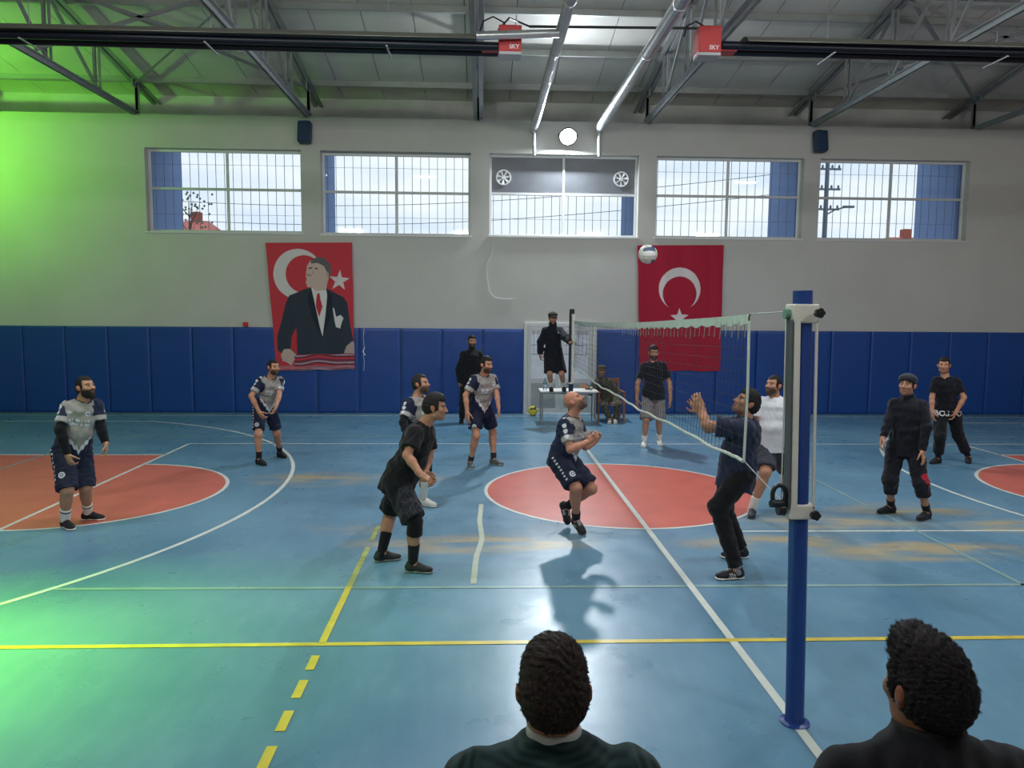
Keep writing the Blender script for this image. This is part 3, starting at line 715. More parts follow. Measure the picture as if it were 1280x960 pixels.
    def cap(P, c=(30,32,36), label=None, brim=True):
        T, s = P.T, P.s; E = lambda p, r_, k=.02: Ell(T(*p), A(r_)*s, P.hf, k*s)
        ad = [E((0,-.012,.044), (.094,.116,.100)), E((0,.0,.085), (.098,.115,.050), .03)]
        cut = [Half(T(0,0,.030), -P.hf[2]+P.hf[1]*.28)]
        V, Q = field_mesh(ad, [], cut, .005)
        o = P.part('cap', V, Q, K(*c), M_cloth, label)
        if brim:
            V, Q = field_mesh([RBox(T(0,.118,.052), A([.062,.045,.006])*s, .005*s, frame(P.J['look'][0], P.J['look'][1]-12), .01), E((0,.13,.05), (.06,.04,.008))], [], [], .004)
            P.part('brim', V, Q, K(*c), M_cloth, parent=o)
        return o
    # ---- clothes
    def top(P, name='t_shirt', col_=(24,26,34), sleeve='short', g=.016, hem=-.14, amp=.005, paint=None, m=None, wide=1., collar=0., label=None, slack=0., flare=.0, h=None):
        J, s, r_ = P.J, P.s, P.r; ad = torso(J, s, g, P.belly, wide=wide, lo=.05)
        up = P.up; lh = nz_(J['LHip']-J['RHip']); a, b = (.160*s*wide+g+flare), (.126*s+P.belly*.4*s+g+flare)
        ad.append(ECone(J['P']+up*.10*s, J['P']+up*(hem*.57*s-.02), lh, (a*.985, b), (a, b), .03, True))
        for q in 'RL':
            S, E, W = J[q+'S'], J[q+'E'], J[q+'W']; ad.append(Ell(S, [.047*s+g*.8]*3, None, .03))
            if sleeve == 'short':
                e = S+(E-S)*.72; ad.append(Cone(S, e, r_['ua'][0]+g*.8, r_['ua'][1]+g+.014+slack, .03, True))
            elif sleeve == 'long':
                ad += [Cone(S, E, r_['ua'][0]+g*.8, r_['ua'][1]+g+.004+slack, .03), Cone(E, E+(W-E)*.98, r_['fa'][0]+g+.002+slack, r_['fa'][1]+g+slack*.5, .03, True)]
        sub = [Cone(J['N']+up*.005*s+P.fs*.012*s, J['N']+up*.11*s+P.fs*.02*s, .064*s, .075*s, .01)] if not collar else []
        if collar: ad.append(Cone(J['N']-up*.02, J['N']+up*collar+(P.T(0,-.02,-.06)-J['N'])*.25, .066*s*P.big**.5+.002+g*.6, .062*s*P.big**.5+g*.6, .02, True))
        V, Q = field_mesh(ad, sub, [], h or P.h, fold(P.seed+1, amp, .12))
        C = np.tile(K(*col_), (len(V), 1))
        if paint: C = paint(P, V, C)
        P.topo = P.part(name, V, Q, C, m or M_cloth, label); P.topV, P.topQ = V, Q
        return P.topo
    def bottom(P, name='shorts', col_=(22,24,34), length='knee', g=.016, amp=.005, paint=None, m=None, label=None, waist=.12, flare=.018, ends=None, h=None):
        J, s, r_ = P.J, P.s, P.r; up = P.up; lh = nz_(J['LHip']-J['RHip'])
        ad = [ECone(J['P']+up*waist*s, J['P']-up*.05*s, lh, (.142*s+g, .114*s+g+P.belly*.2*s), (.154*s+g, .120*s+g), .04)]
        for i, q in enumerate('RL'):
            H_, Kn, An = J[q+'Hip'], J[q+'K'], J[q+'A']
            L = ends[i] if ends else {'knee': .90, 'short': .75, 'calf': 1.45, 'full': 1.96}[length]
            if L <= 1:
                e = H_+(Kn-H_)*L; ad.append(Cone(H_, e, r_['th'][0]+g+.008, r_['th'][0]+(r_['th'][1]-r_['th'][0])*L+g+flare, .04, True))
            else:
                e = Kn+(An-Kn)*(L-1); ad += [Cone(H_, Kn, r_['th'][0]+g+.006, r_['th'][1]+g+.010, .04), Ell(Kn, [r_['kn']+g+.008]*3, None, .03), Cone(Kn, e, r_['calf']+g+.004, (r_['sh'][1] if length == 'full' else r_['calf']*.95)+g+.006, .03, True)]
        V, Q = field_mesh(ad, [], [], h or P.h, fold(P.seed+2, amp, .13))
        C = np.tile(K(*col_), (len(V), 1))
        if paint: C = paint(P, V, C)
        P.boto = P.part(name, V, Q, C, m or M_cloth, label); P.botV, P.botQ = V, Q
        return P.boto
    def tube_on(P, name, a, b, ra, rb, c, m=None, label=None, g=.004, bump=.0):
        ad = [Cone(A(a)+(A(a)-A(b))*.0, b, ra+g, rb+g, .01, True)]; cut = [Half(a, A(a)-A(b))]
        V, Q = field_mesh(ad, [], cut, .005, fold(P.seed+3, .0015, .05)); return P.part(name, V, Q, K(*c), m or M_cloth, label)
    def wrap(P, name, pts, radii, c, g=.009):
        """close fitting sleeve or pad over a bent joint"""
        ad = []
        for i in range(len(pts)-1):
            last = i == len(pts)-2; ad.append(Cone(pts[i], pts[i+1], radii[i]+g, radii[i+1]+g, .01, last))
            if i: ad.append(Ell(pts[i], [radii[i]+g]*3, None, .012))
        V, Q = field_mesh(ad, [], [Half(pts[0], A(pts[0])-A(pts[1]))], .005); return P.part(name, V, Q, K(*c), M_cloth)
    def socks(P, c=(225,222,215), hgt=.16, which='RL', band=None):
        for q in which:
            Kn, An = P.J[q+'K'], P.J[q+'A']; L = float(np.linalg.norm(Kn-An)); top_ = An+(Kn-An)*(hgt/L)
            k = hgt/L; rr = P.r['sh'][1]+(P.r['calf']-P.r['sh'][1])*min(k*1.15, 1)
            ad = [Cone(An-nz_(Kn-An)*.03, top_, P.r['sh'][1]+.005, rr+.007, .01, True)]
            V, Q = field_mesh(ad, [], [], .005); C = np.tile(K(*c), (len(V), 1))
            if band is not None:
                t = ((V-An)@nz_(Kn-An)); b_ = (t > hgt-.035) & (t < hgt-.018); C[b_] = K(*band)
            P.part('sock', V, Q, C, M_cloth)
    def shoes(P, c=(28,28,32), sole=(215,212,205), acc=None, size=1., style='runner', h=.0045):
        for q in 'RL':
            s = P.s*size; An = P.J[q+'A']; D = nz_(P.J[q+'Fd']); U = P.foot_up(q); U = nz_(U-D*(U@D)); Lr = nz_(np.cross(U, D)); fr = np.stack([Lr, D, U])
            B = An-U*.085*P.s
            T = lambda x, y, z: B+s*(Lr*x+D*y+U*z)
            E = lambda p, r_, k=.03: Ell(T(*p), A(r_)*s, fr, k*s)
            up_ = [E((0,-.030,.045), (.036,.045,.040)), E((0,.045,.046), (.041,.075,.036), .04), E((0,.125,.034), (.044,.065,.030), .04), Cone(T(0,-.015,.045), T(0,-.012,.100 if style != 'high' else .135), .040*s, .040*s, .03, True), Cone(T(0,.06,.070), T(0,.0,.098), .022*s, .026*s, .03)]
            sub = [Cone(T(0,-.012,.08), T(0,-.012,.14), .031*s, .033*s, .006)]
            V, Q = field_mesh(up_, sub, [Half(T(0,0,.016), -U)], h)
            C = np.tile(K(*c), (len(V), 1)); w = (V-B)/s; x, y, z = w@Lr, w@D, w@U
            lace = (np.abs(x) < .016) & (y > .03) & (y < .10) & (np.sin(y*400) > .1) & (z > .055)
            if acc is not None:
                C[lace] = K(*acc)
                st = (np.abs(x) > .025) & (z > .024) & (z < .062) & (np.abs(((y-z*.6)*100) % 2.0) < .8) & (y > .02) & (y < .085); C[st] = K(*acc)
            so = P.part('shoe', V, Q, C, M_shoe)
            V, Q = field_mesh([ECone(T(0,-.035,.012), T(0,.04,.012), Lr, (.037*s,.013*s), (.038*s,.013*s), .01), ECone(T(0,.04,.012), T(0,.145,.012), Lr, (.038*s,.013*s), (.045*s,.013*s), .01), Ell(T(0,-.035,.012), A([.037,.040,.013])*s, fr, .01), Ell(T(0,.145,.012), A([.045,.048,.013])*s, fr, .01)], [], [Half(T(0,0,.026), U), Half(T(0,0,.001), -U)], h)
            P.part('sole', V, Q, K(*sole), M_rub, parent=so)

# ------------------------------------------------------------------ blue wall pads
M_pad = mat('blue_vinyl', PAD, .42, 0, .12, 3.5, var=.06, vscale=1.5)
def pad(x0, x1, h_, seed):
    nx, nz = 16, 30; V = []; r_ = .012; US = [0,.006,.014]+[(k+1)/12 for k in range(11)]+[.986,.994,1.0]; VS = [0,.003,.007]+[(k+1)/26 for k in range(25)]+[.993,.997,1.0]
    for j in range(nz+1):
        for i in range(nx+1):
            u, v = US[i], VS[j]; ex = min(u, 1-u)*(x1-x0); ez = min(v, 1-v)*h_
            e = min(1, min(ex, ez)/r_) if min(ex, ez) < r_ else 1; puff = .040*math.sqrt(max(0, 1-(1-e)**2))+.006*math.sin(math.pi*u)*math.sin(math.pi*v)
            puff += .0018*math.sin(9*u+14*v+seed)*math.sin(7*v-5*u+seed*2)
            V.append((x0+u*(x1-x0), WY-.006-puff, .01+v*h_))
    Fq = [(j*(nx+1)+i, j*(nx+1)+i+1, (j+1)*(nx+1)+i+1, (j+1)*(nx+1)+i) for j in range(nz) for i in range(nx)]
    mb = MB(); mb.add(V, Fq); mb.box(x0,x1,WY-.008,WY-.001,.01,.01+h_)
    o = mb.build('wall_pad', M_pad, None, True, origin=((x0+x1)/2, WY, 0)); return o
seams_r = [.86+.004, 1.78, 2.74, 3.70, 4.66, 5.52, 6.46, 7.42, 8.38, 9.34, 10.28, 11.24, 12.2, 13.16, 14.1, 15.1]
seams_l = [-.87, -1.83, -2.78, -3.74, -4.7, -5.66, -6.6, -7.56, -8.5, -9.46, -10.4, -11.36, -12.3, -13.26, -14.2, -14.95]
ordn = ['first','second','third','fourth','fifth','sixth','seventh','eighth','ninth','tenth','eleventh','twelfth','thirteenth','fourteenth','fifteenth']
for i in range(15):
    if i >= 12: g = 1
    o = pad(seams_r[i]+.003, seams_r[i+1]-.003, 1.985, i); tag(o, '%s blue wall pad to the right of the double door' % ordn[i], 'wall pad', 'blue wall pads')
    o = pad(seams_l[i+1]+.003, seams_l[i]-.003, 1.985, 40+i); tag(o, '%s blue wall pad to the left of the double door' % ordn[i], 'wall pad', 'blue wall pads')

# ------------------------------------------------------------------ flag and banner (printed cloth)
M_print = vmat('printed_cloth', .75, .1, 200, .2)
def poly_in(px, py, P):
    ins = np.zeros(px.shape, bool); n = len(P)
    for i in range(n):
        x1, y1 = P[i]; x2, y2 = P[(i+1) % n]
        if y1 == y2: continue
        c = ((y1 > py) != (y2 > py)) & (px < (x2-x1)*(py-y1)/(y2-y1)+x1); ins ^= c
    return ins
def cloth_sheet(name, corners, nx, nz, paint, seed, amp=.012):
    TL, TR, BL, BR = [A(c) for c in corners]; u, v = np.meshgrid(np.linspace(0,1,nx), np.linspace(0,1,nz))
    P = (TL[None,None]*(1-u[...,None])+TR[None,None]*u[...,None])*(1-v[...,None])+(BL[None,None]*(1-u[...,None])+BR[None,None]*u[...,None])*v[...,None]
    w = np.sin(u*19+seed+2*v)*.5+np.sin(u*41+seed*2-3*v)*.25+np.sin(u*9-5*v+seed)*.4
    y = WY-.075-.012-amp*(w+1.2)*(.35+.65*v); Vt = np.stack([P[...,0]+.006*np.sin(v*14+seed)*(u-.5), y, P[...,1]-.01*np.sin(u*17+seed)*v], -1).reshape(-1,3)
    C = paint(u.ravel(), v.ravel()); i = np.arange((nz-1)*(nx-1)); r_ = i//(nx-1); c = i % (nx-1); q = r_*nx+c
    Fq = np.stack([q, q+nx, q+nx+1, q+1], 1); Vb = Vt.copy(); Vb[:,1] += .003; n = len(Vt)
    org = ((TL+TR)/2); o = mesh_np(name, np.concatenate([Vt, Vb]), np.concatenate([Fq, Fq[:, ::-1]+n]), np.concatenate([C, C]), M_print, None, (float(org[0]), WY, float(org[1]))); return o
def star(cx, cy, r_, rot): return [(cx+(r_ if k % 2 == 0 else r_*.40)*math.cos(R(rot+36*k)), cy+(r_ if k % 2 == 0 else r_*.40)*math.sin(R(rot+36*k))) for k in range(10)]
def paint_flag(u, v):
    C = np.tile(K(*FLAG), (len(u), 1)); X = 796+u*107; Y = 307+v*156    # photo-sized units
    W_ = K(214,205,205); a = (X-848.5)**2+(Y-361)**2 < 26.5**2; b = (X-848.5)**2+(Y-367.0)**2 < 21.5**2; C[a & ~b] = W_
    C[poly_in(X, Y, star(848.5, 397, 12.5, -90))] = W_; return C
fl = cloth_sheet('crescent_flag', [(1.75,3.95),(3.77,3.98),(1.86,1.06),(3.78,1.03)], 240, 340, paint_flag, 1.0)
tag(fl, 'red flag with white crescent and star hanging on the wall behind the net', 'flag')
def paint_banner(u, v):
    X = 65+u*547+(1-u)*v*45; Y = 70+v*800; C = np.tile(K(*BANNER), (len(u), 1)); W_ = K(206,200,200)
    a = (X-265)**2+(Y-265)**2 < 157**2; b = (X-303)**2+(Y-265)**2 < 117**2; C[a & ~b] = W_
    C[poly_in(X, Y, star(526, 308, 68, -12))] = W_
    def pg(P, c, nz=0.): 
        m = poly_in(X, Y, P); C[m] = K(*c)*(1+nz*np.sin(X[m]*.21+Y[m]*.13)[:, None]*np.sin(Y[m]*.37)[:, None])
    suit = (50,58,70)
    pg([(345,352),(300,360),(205,398),(180,450),(150,560),(120,650),(120,740),(150,765),(235,772),(238,700),(222,640),(245,600),(245,770),(560,772),(600,770),(612,700),(592,600),(575,450),(552,415),(440,352)], suit, .10)
    pg([(236,610),(212,660),(205,735),(238,762),(246,640)], (190,55,62))
    pg([(345,350),(440,352),(446,400),(432,520),(410,660),(385,560),(360,430)], (214,210,208))
    pg([(383,388),(398,386),(402,420),(415,470),(392,535),(372,470),(376,425)], (176,52,62), .2)
    pg([(345,350),(362,430),(408,668),(352,560),(318,420)], (38,44,54)); pg([(440,352),(448,398),(430,560),(410,664),(472,520),(478,402)], (38,44,54))
    pg([(318,245),(322,215),(345,180),(390,168),(436,180),(466,215),(470,262),(452,310),(440,365),(372,372),(352,348),(322,348),(312,318),(318,290),(312,280)], (196,172,162), .04)
    pg([(345,182),(390,158),(440,166),(474,210),(476,262),(462,296),(450,255),(430,215),(390,196),(350,200)], (96,94,98), .2)
    pg([(330,228),(356,222),(358,229),(332,236)], (70,60,60)); pg([(372,226),(392,230),(390,237),(372,234)], (70,60,60)); pg([(318,268),(350,270),(350,275),(320,274)], (120,84,80))
    pg([(446,254),(458,250),(462,276),(450,290)], (176,142,132)); pg([(352,236),(366,262),(356,268)], (172,146,138))
    pg([(140,772),(160,738),(200,735),(236,765),(228,800),(205,842),(175,820),(150,812)], (190,168,158), .1)
    pg([(545,768),(560,725),(600,690),(614,700),(612,768)], (178,156,148), .1)
    pg([(480,480),(488,478),(500,535),(530,525),(548,545),(535,575),(525,610),(498,600),(490,560)], (216,214,214))
    m = (Y > 775) & (X > 225); t = ((Y*.06+.4*np.sin(X*.02)) % 3); C[m & (t < 1)] = K(120,58,76); C[m & (t >= 1) & (t < 1.7)] = K(170,140,152); C[m & (t >= 1.7) & (t < 2.2)] = K(70,48,62)
    m = (Y > 845); C[m & (np.sin(Y*.5) > 0)] = K(176,140,148); return C
bn = cloth_sheet('portrait_banner', [(-6.77,3.91),(-4.82,3.94),(-6.58,1.0),(-4.79,1.04)], 300, 440, paint_banner, 2.3, .009)
tag(bn, 'red banner with crescent, star and portrait of a person in a dark suit and tie', 'banner')

# ------------------------------------------------------------------ small things on the wall
M_spk = mat('speaker_cloth', (56,74,98), .6)
for x, lab in ((-5.82,'dark wall loudspeaker above the gap left of the second window'),(5.9,'dark wall loudspeaker above the gap between the two right windows')):
    root = empty('wall_loudspeaker', (x, WY-.02, 6.34)); root.rotation_euler = (R(-8), 0, R(12 if x > 0 else -6)); tag(root, lab, 'loudspeaker', 'wall loudspeakers')
    V, Q = field_mesh([RBox((0,-.12,0), (.15,.10,.25), .055)], [], [], .012); o = mesh_np('cabinet', V, Q, K(54,66,84), vmat('cabinet', .5), None); o.parent = root
    V, Q = field_mesh([RBox((0,-.20,0), (.135,.04,.235), .03)], [], [], .012); o = mesh_np('speaker_grille', V, Q, K(40,60,88), vmat('speaker_grille', .7, .3, 400), None); o.parent = root
    MB().box(-.03,.03,-.06,.015,-.06,.06).build('bracket', M_housing, root)
mb = MB(); pts = [(-1.62,4.05),(-1.60,3.9),(-1.64,3.7),(-1.76,3.45),(-1.72,3.1),(-1.68,2.85),(-1.55,2.72),(-1.30,2.68),(-1.10,2.70)]
mb.tube([(x, WY-.012, z) for x, z in pts], .008, 6); mb.build('loose_cable', mat('cable_white', (196,196,196), .6), None, True); tag(bpy.data.objects['loose_cable'], 'thin white cable hanging in a curve below the middle window', 'cable')
mb = MB(); mb.tube([(-4.58+.01*math.sin(k*1.7), WY-.075-.002*(k%3), 2.05-.105*k) for k in range(11)], .006, 6); mb.tube([(-4.56,WY-.08,1.55),(-4.60,WY-.085,1.45),(-4.55,WY-.08,1.36)], .016, 6)
mb.build('hanging_cord', mat('cord_white', (190,195,205), .7), None, True); tag(bpy.data.objects['hanging_cord'], 'frayed white cord hanging down the pad right of the banner', 'cord')
mb = MB(); mb.box(-.05,.05,-.06,0,-.05,.05).lathe([(0,-.10),(.05,-.095),(.055,-.06),(.02,-.055)], 16, (0,0,0), 'y')
o = mb.build('fire_alarm', mat('red_plastic', (190,40,44), .5)); o.location = (-7.28, WY-.004, 2.06); tag(o, 'small red alarm fixed just above the blue pads', 'alarm')

# ------------------------------------------------------------------ heaters and ducts under the roof
M_refl = mat('reflector', (118,118,108), .35, .5, var=.1); M_tube = mat('heater_tube', (20,26,38), .35, .4); M_red = mat('burner_red', (178,52,54), .45); M_alu = mat('duct_aluminium', (190,194,196), .28, .85, var=.12, vscale=6)
def text_mesh(name, s, size, m, parent, loc, rot, ext=.002, sx=1.):
    c = bpy.data.curves.new('t', 'FONT'); c.body = s; c.size = size; c.extrude = ext; c.offset = size*.02; c.align_x = 'CENTER'; c.align_y = 'CENTER'
    o = bpy.data.objects.new('t', c); col.objects.link(o); dg = bpy.context.evaluated_depsgraph_get(); me = bpy.data.meshes.new_from_object(o.evaluated_get(dg))
    bpy.data.objects.remove(o); me.materials.clear(); me.materials.append(m); me.name = name
    q = bpy.data.objects.new(name, me); col.objects.link(q); q.parent = parent; q.location = loc; q.rotation_euler = rot; q.scale = (sx,1,1); return q
def heater(xa, xb, bx, y, z, label, sgn):
    """two parallel dark tubes under a folded reflector; burner box at x = bx"""
    root = empty('tube_heater', (bx, y, z)); tag(root, label, 'heater', 'gas tube heaters'); a, b = xa-bx, xb-bx
    mb = MB(); pr_ = [(-.31,-.02),(-.25,.05),(-.10,.11),(.10,.11),(.25,.05),(.31,-.02)]
    for i in range(5):
        (y0,z0),(y1,z1) = pr_[i], pr_[i+1]; mb.add([(a,y0,z0),(b,y0,z0),(b,y1,z1),(a,y1,z1),(a,y0,z0+.006),(b,y0,z0+.006),(b,y1,z1+.006),(a,y1,z1+.006)], [(0,1,2,3),(4,7,6,5),(0,4,5,1),(2,6,7,3),(1,5,6,2),(3,7,4,0)])
    mb.build('reflector', M_refl, root)
    for q in (-.13,.13): MB().tube([(a if sgn < 0 else .18,q,-.03),(b if sgn > 0 else -.18,q,-.07)], .06, 14).build('burner_tube', M_tube, root, True)
    n = int(abs(b-a)/2.4)
    for k in range(n):
        x = a+(b-a)*(k+.5)/n; h_ = MB(); h_.box(x-.012,x+.012,-.28,.28,-.15,-.135); h_.tube([(x,0,.11),(x,0,.65)], .006, 6); h_.build('hanger', M_steel, root)
    bx_ = MB().box(-.17,.17,-.16,.16,-.14,.24).build('burner_box', M_red, root, bevel=.012)
    MB().box(-.165,.165,-.15,.15,-.18,-.14).build('base_plate', mat('base_plate', (170,172,176), .4, .4), bx_)
    text_mesh('lettering', 'SKY', .085, mat('letter_white', (226,214,214), .5), bx_, (.06,-.1625,-.075), (R(90),0,0))
    MB().box(-sgn*.17 if 0 else sgn*.17, sgn*.42, -.12, .12, -.10, .0).build('collar', M_red, root) if sgn > 0 else MB().box(-.42,-.17,-.12,.12,-.10,.0).build('collar', M_red, root)
    return root
HY, HZ = 6.45, 6.38
heater(-15, -1.95, -1.45, HY, HZ, 'long dark tube heater with a red box, hanging across the left side', -1)
heater(2.02, 15.1, 1.5, HY-.15, HZ, 'long dark tube heater with a red box, hanging across the right side', 1)
for nm, x, y1, z, rad, lab in (('d', -.69, 12.25, 6.55, .085, 'left shiny round duct running to the wall above the middle window'), ('d', .80, 12.25, 6.55, .10, 'right shiny round duct running to the wall above the middle window')):
    root = empty('exhaust_duct', (x, 0, z)); tag(root, lab, 'duct', 'round exhaust ducts')
    MB().tube([(0,-3,0),(0,y1-.15,0),(0,y1-.02,-.05)], rad, 20).build('duct_pipe', M_alu, root, True)
    for q in (1.2,3.2,5.2,7.2,8.6,10.0,11.2): MB().tube([(0,q,0),(0,q+.03,0)], rad+.006, 20).build('duct_joint', M_alu, root, True)
    MB().tube([(0,y1-.08,-.05),(0,y1-.07,-.35),(.01,y1-.06,-.62)], rad*.45, 14).build('drop_pipe', M_alu, root, True)
o = MB().tube([(-1.95,6.15,6.40),(-.74,6.15,6.46)], .06, 16).build('flue_pipe', M_alu, None, True); tag(o, 'short silver flue pipe joining the left heater to the left duct', 'pipe')
mb = MB(); mb.tube([(-1.1,7.4,7.0),(1.9,7.3,7.0)], .022, 8); mb.tube([(-1.62,6.5,6.62),(-1.45,6.8,6.9),(-1.3,7.2,7.0),(-1.1,7.4,7.0)], .015, 8); mb.tube([(1.9,7.3,7.0),(1.65,6.8,6.85),(1.5,6.4,6.64)], .015, 8)
o = mb.build('gas_pipe', mat('black_pipe', (34,36,34), .5), None, True); tag(o, 'thin black gas pipe linking the two red heater boxes', 'pipe')
for x0, a in ((-1.9,'left'),(1.2,'right')):
    mb = MB(); mb.tube([(x0,6.5,6.58),(x0+.05,6.55,6.75),(x0+.2,6.6,6.84),(x0+.36,6.6,6.76),(x0+.42,6.55,6.62)], .012, 6); o = mb.build('heater_cable', M_tube, None, True); tag(o, 'looped black cable over the %s red heater box' % a, 'cable')

# ------------------------------------------------------------------ volleyball posts and net
M_pb = mat('post_blue', (30,62,132), .35, bump=.05); M_pw = mat('post_white', (212,208,200), .45, var=.05, vscale=12); M_blk = mat('black_plastic', (26,27,30), .4)
root = empty('net_post', (0,-1.11,0)); tag(root, 'blue net post with white slider frame and winch in the foreground', 'post', 'net posts')
px = lambda z: -.026*z
MB().tube([(px(0),0,0),(px(2.53),0,2.53)], .053, 28).build('post_tube', M_pb, root, True)
MB().lathe([(0,.0),(.085,.0),(.085,.008),(.06,.015),(.056,.03)], 28).build('floor_collar', M_pb, root, True)
sl = empty('slider_frame', (0,0,0)); sl.parent = root
for z0, z1 in ((1.24,1.325),(2.35,2.455)): MB().box(px(z0)-.074,px(z0)+.068,-.066,.066,z0,z1).build('slider_collar', M_pw, sl, bevel=.008)
rail = lambda x, y, w, h: MB().bar((px(1.30)+x,y,1.30),(px(2.37)+x,y,2.37),w,h,(0,1,0))
rail(-.052,-.052,.034,.030).build('side_rail', M_pw, sl, bevel=.003); rail(.058,-.058,.014,.016).build('side_rail', M_pw, sl, bevel=.003)
rail(-.076,-.02,.012,.08).build('track_channel', mat('grey_channel', (84,88,92), .5), sl)
for z in (1.27,2.40):
    k = MB(); k.tube([(px(z)+.045,-.066,z),(px(z)+.05,-.10,z+.005)], .011, 10); 
    for j in range(5): t = j*math.tau/5; k.lathe([(0,-.012),(.013,-.012),(.014,0),(.013,.012),(0,.012)], 10, (px(z)+.052+.015*math.cos(t), -.105, z+.006+.015*math.sin(t)), 'y')
    k.lathe([(0,-.014),(.02,-.012),(.02,.012),(0,.014)], 12, (px(z)+.052,-.105,z+.006), 'y'); k.build('clamp_knob', M_blk, sl, True)
MB().lathe([(0,-.014),(.03,-.014),(.03,.014),(0,.014)], 16, (-.150,0,2.40), 'x').build('pulley', mat('pulley_green', (110,150,135), .5), sl, True)
w = empty('winch', (0,0,0)); w.parent = root
MB().tube([(-.11,-.02,1.325),(-.215,-.05,1.33)], .022, 14).build('winch_axle', M_blk, w, True)
mb = MB(); mb.tube([(-.165+.038*math.cos(t), -.035, 1.375+.058*math.sin(t)) for t in [k*math.pi/10 for k in range(-2,13)]], .013, 10); mb.build('winch_handle', M_blk, w, True)
mb = MB(); mb.lathe([(0,-.02),(.035,-.02),(.035,.02),(0,.02)], 16, (-.145,-.02,1.29), 'x'); mb.build('winch_drum', M_blk, w, True)
MB().tube([(-.158,-.01,2.38),(-.150,-.012,1.9),(-.145,-.02,1.34)], .004, 6).build('rope', mat('rope', (206,206,200), .7), root)
root = empty('net_post', (0,10.2,0)); tag(root, 'far net post with a white middle section in front of the table', 'post', 'net posts')
MB().tube([(0,0,0),(0,0,.92)], .05, 20).build('post_tube', mat('post_navy', (32,44,64), .4), root, True)
MB().tube([(0,0,.92),(0,0,.95)], .06, 20).build('clamp_ring', M_pw, root, True)
MB().tube([(-.03,0,.95),(-.03,0,2.36)], .026, 20).build('inner_tube', mat('post_black', (30,32,36), .4), root, True); MB().box(.004,.058,-.06,.03,.95,2.34).build('side_rail', M_pw, root)
MB().tube([(0,0,2.36),(0,0,2.46)], .052, 20).build('cap', mat('post_black2', (28,30,34), .4), root, True); MB().lathe([(0,0),(.15,0),(.15,.02),(.055,.05),(0,.05)], 24).build('base_plate', mat('post_navy2', (32,44,64), .5), root, True)
# the net hangs between them, 9.7 m long and about a metre deep
nt = empty('volleyball_net', (0,0,0)); tag(nt, 'dark mesh net with a pale green top band stretched between the posts', 'net')
NA, NB = -.10, 9.75
def ntop(y): t = (y-NA)/(NB-NA); return 2.40*(1-t)+2.235*t-.20*t*(1-t)
def nbot(y): t = (y-NA)/(NB-NA); return 1.365*(1-t)+1.30*t-.28*t*(1-t)
def nx(y, z): t = (y-NA)/(NB-NA); return .02*math.sin(y*2.1+z*3)*(1 if .02 < t < .98 else .3)
ys = np.linspace(NA, NB, 198); M_band = mat('net_band', (186,200,190), .8, var=.12, vscale=14); M_cord = mat('net_cord', (38,44,52), .7); M_rope = mat('net_rope', (192,202,192), .8)
mb = MB(); rr = random.Random(2); rows = [0,.25,.5,.75,1]; V = []; Fq = []
for i, y in enumerate(ys):
    hh = .068+.010*math.sin(y*23)+.006*rr.random()
    for sd in (-1, 1):
        for r_ in rows: V.append((nx(y,2.4)+sd*.006+.006*math.sin(y*37+r_*4)*math.sin(r_*3), y, ntop(y)-hh*r_-.004))
for i in range(len(ys)-1):
    for j in range(10):
        k = j; 
        if j in (4,): q = (i*10+4, i*10+9, (i+1)*10+9, (i+1)*10+4)
        elif j == 9: q = (i*10, (i+1)*10, (i+1)*10+5, i*10+5)
        else: q = (i*10+j, i*10+j+1, (i+1)*10+j+1, (i+1)*10+j)
        Fq.append(q)
mb.add(V, Fq); mb.build('top_band', M_band, nt, True)
mb = MB()
for i in range(99):
    y = NA+(NB-NA)*i/98; z0, z1 = nbot(y), ntop(y)-.06; n = 5
    mb.tube([(nx(y,z0+(z1-z0)*k/n), y, z0+(z1-z0)*k/n) for k in range(n+1)], .0017, 4, False)
for j in range(1, 11):
    f = j/11; mb.tube([(nx(y,nbot(y)+(ntop(y)-nbot(y))*f), y, nbot(y)+(ntop(y)-.06-nbot(y))*f) for y in ys[::4]], .0017, 4, False)
mb.build('net_mesh', M_cord, nt)
mb = MB(); V = []
mb.tube([(nx(y,1.3)+.004*math.sin(y*9), y, nbot(y)+.006*math.sin(y*7)) for y in ys], .013, 6); mb.build('bottom_band', M_rope, nt, True)
MB().tube([(0,NA,ntop(NA)-.05),(.004,NA-.01,1.9),(0,NA,nbot(NA))], .010, 8).build('side_band', M_rope, nt, True)
MB().tube([(0,NB,ntop(NB)-.05),(0,NB,nbot(NB))], .012, 8).build('side_band', M_rope, nt, True)
mb = MB(); m_ = mat('cord_grey', (150,155,155), .6)
for q in ([(0,NA,2.398),(-.08,-1.02,2.415)], [(0,NA,nbot(NA)),(-.10,-1.08,1.30)], [(0,NB,2.21),(0,10.16,2.25)], [(0,NB,1.30),(0,10.16,1.40)]): MB().tube(q, .004, 6).build('tension_cord', m_, nt)
mb = MB()
for i in range(34):   # short lashings of the band near the posts
    y = NA+.08+i*.14; mb.tube([(.008,y,ntop(y)-.05),(.004,y+.01,ntop(y)-.15-.03*rr.random())], .002, 4)
mb.build('lashing', mat('lashing', (150,162,156), .8), nt)

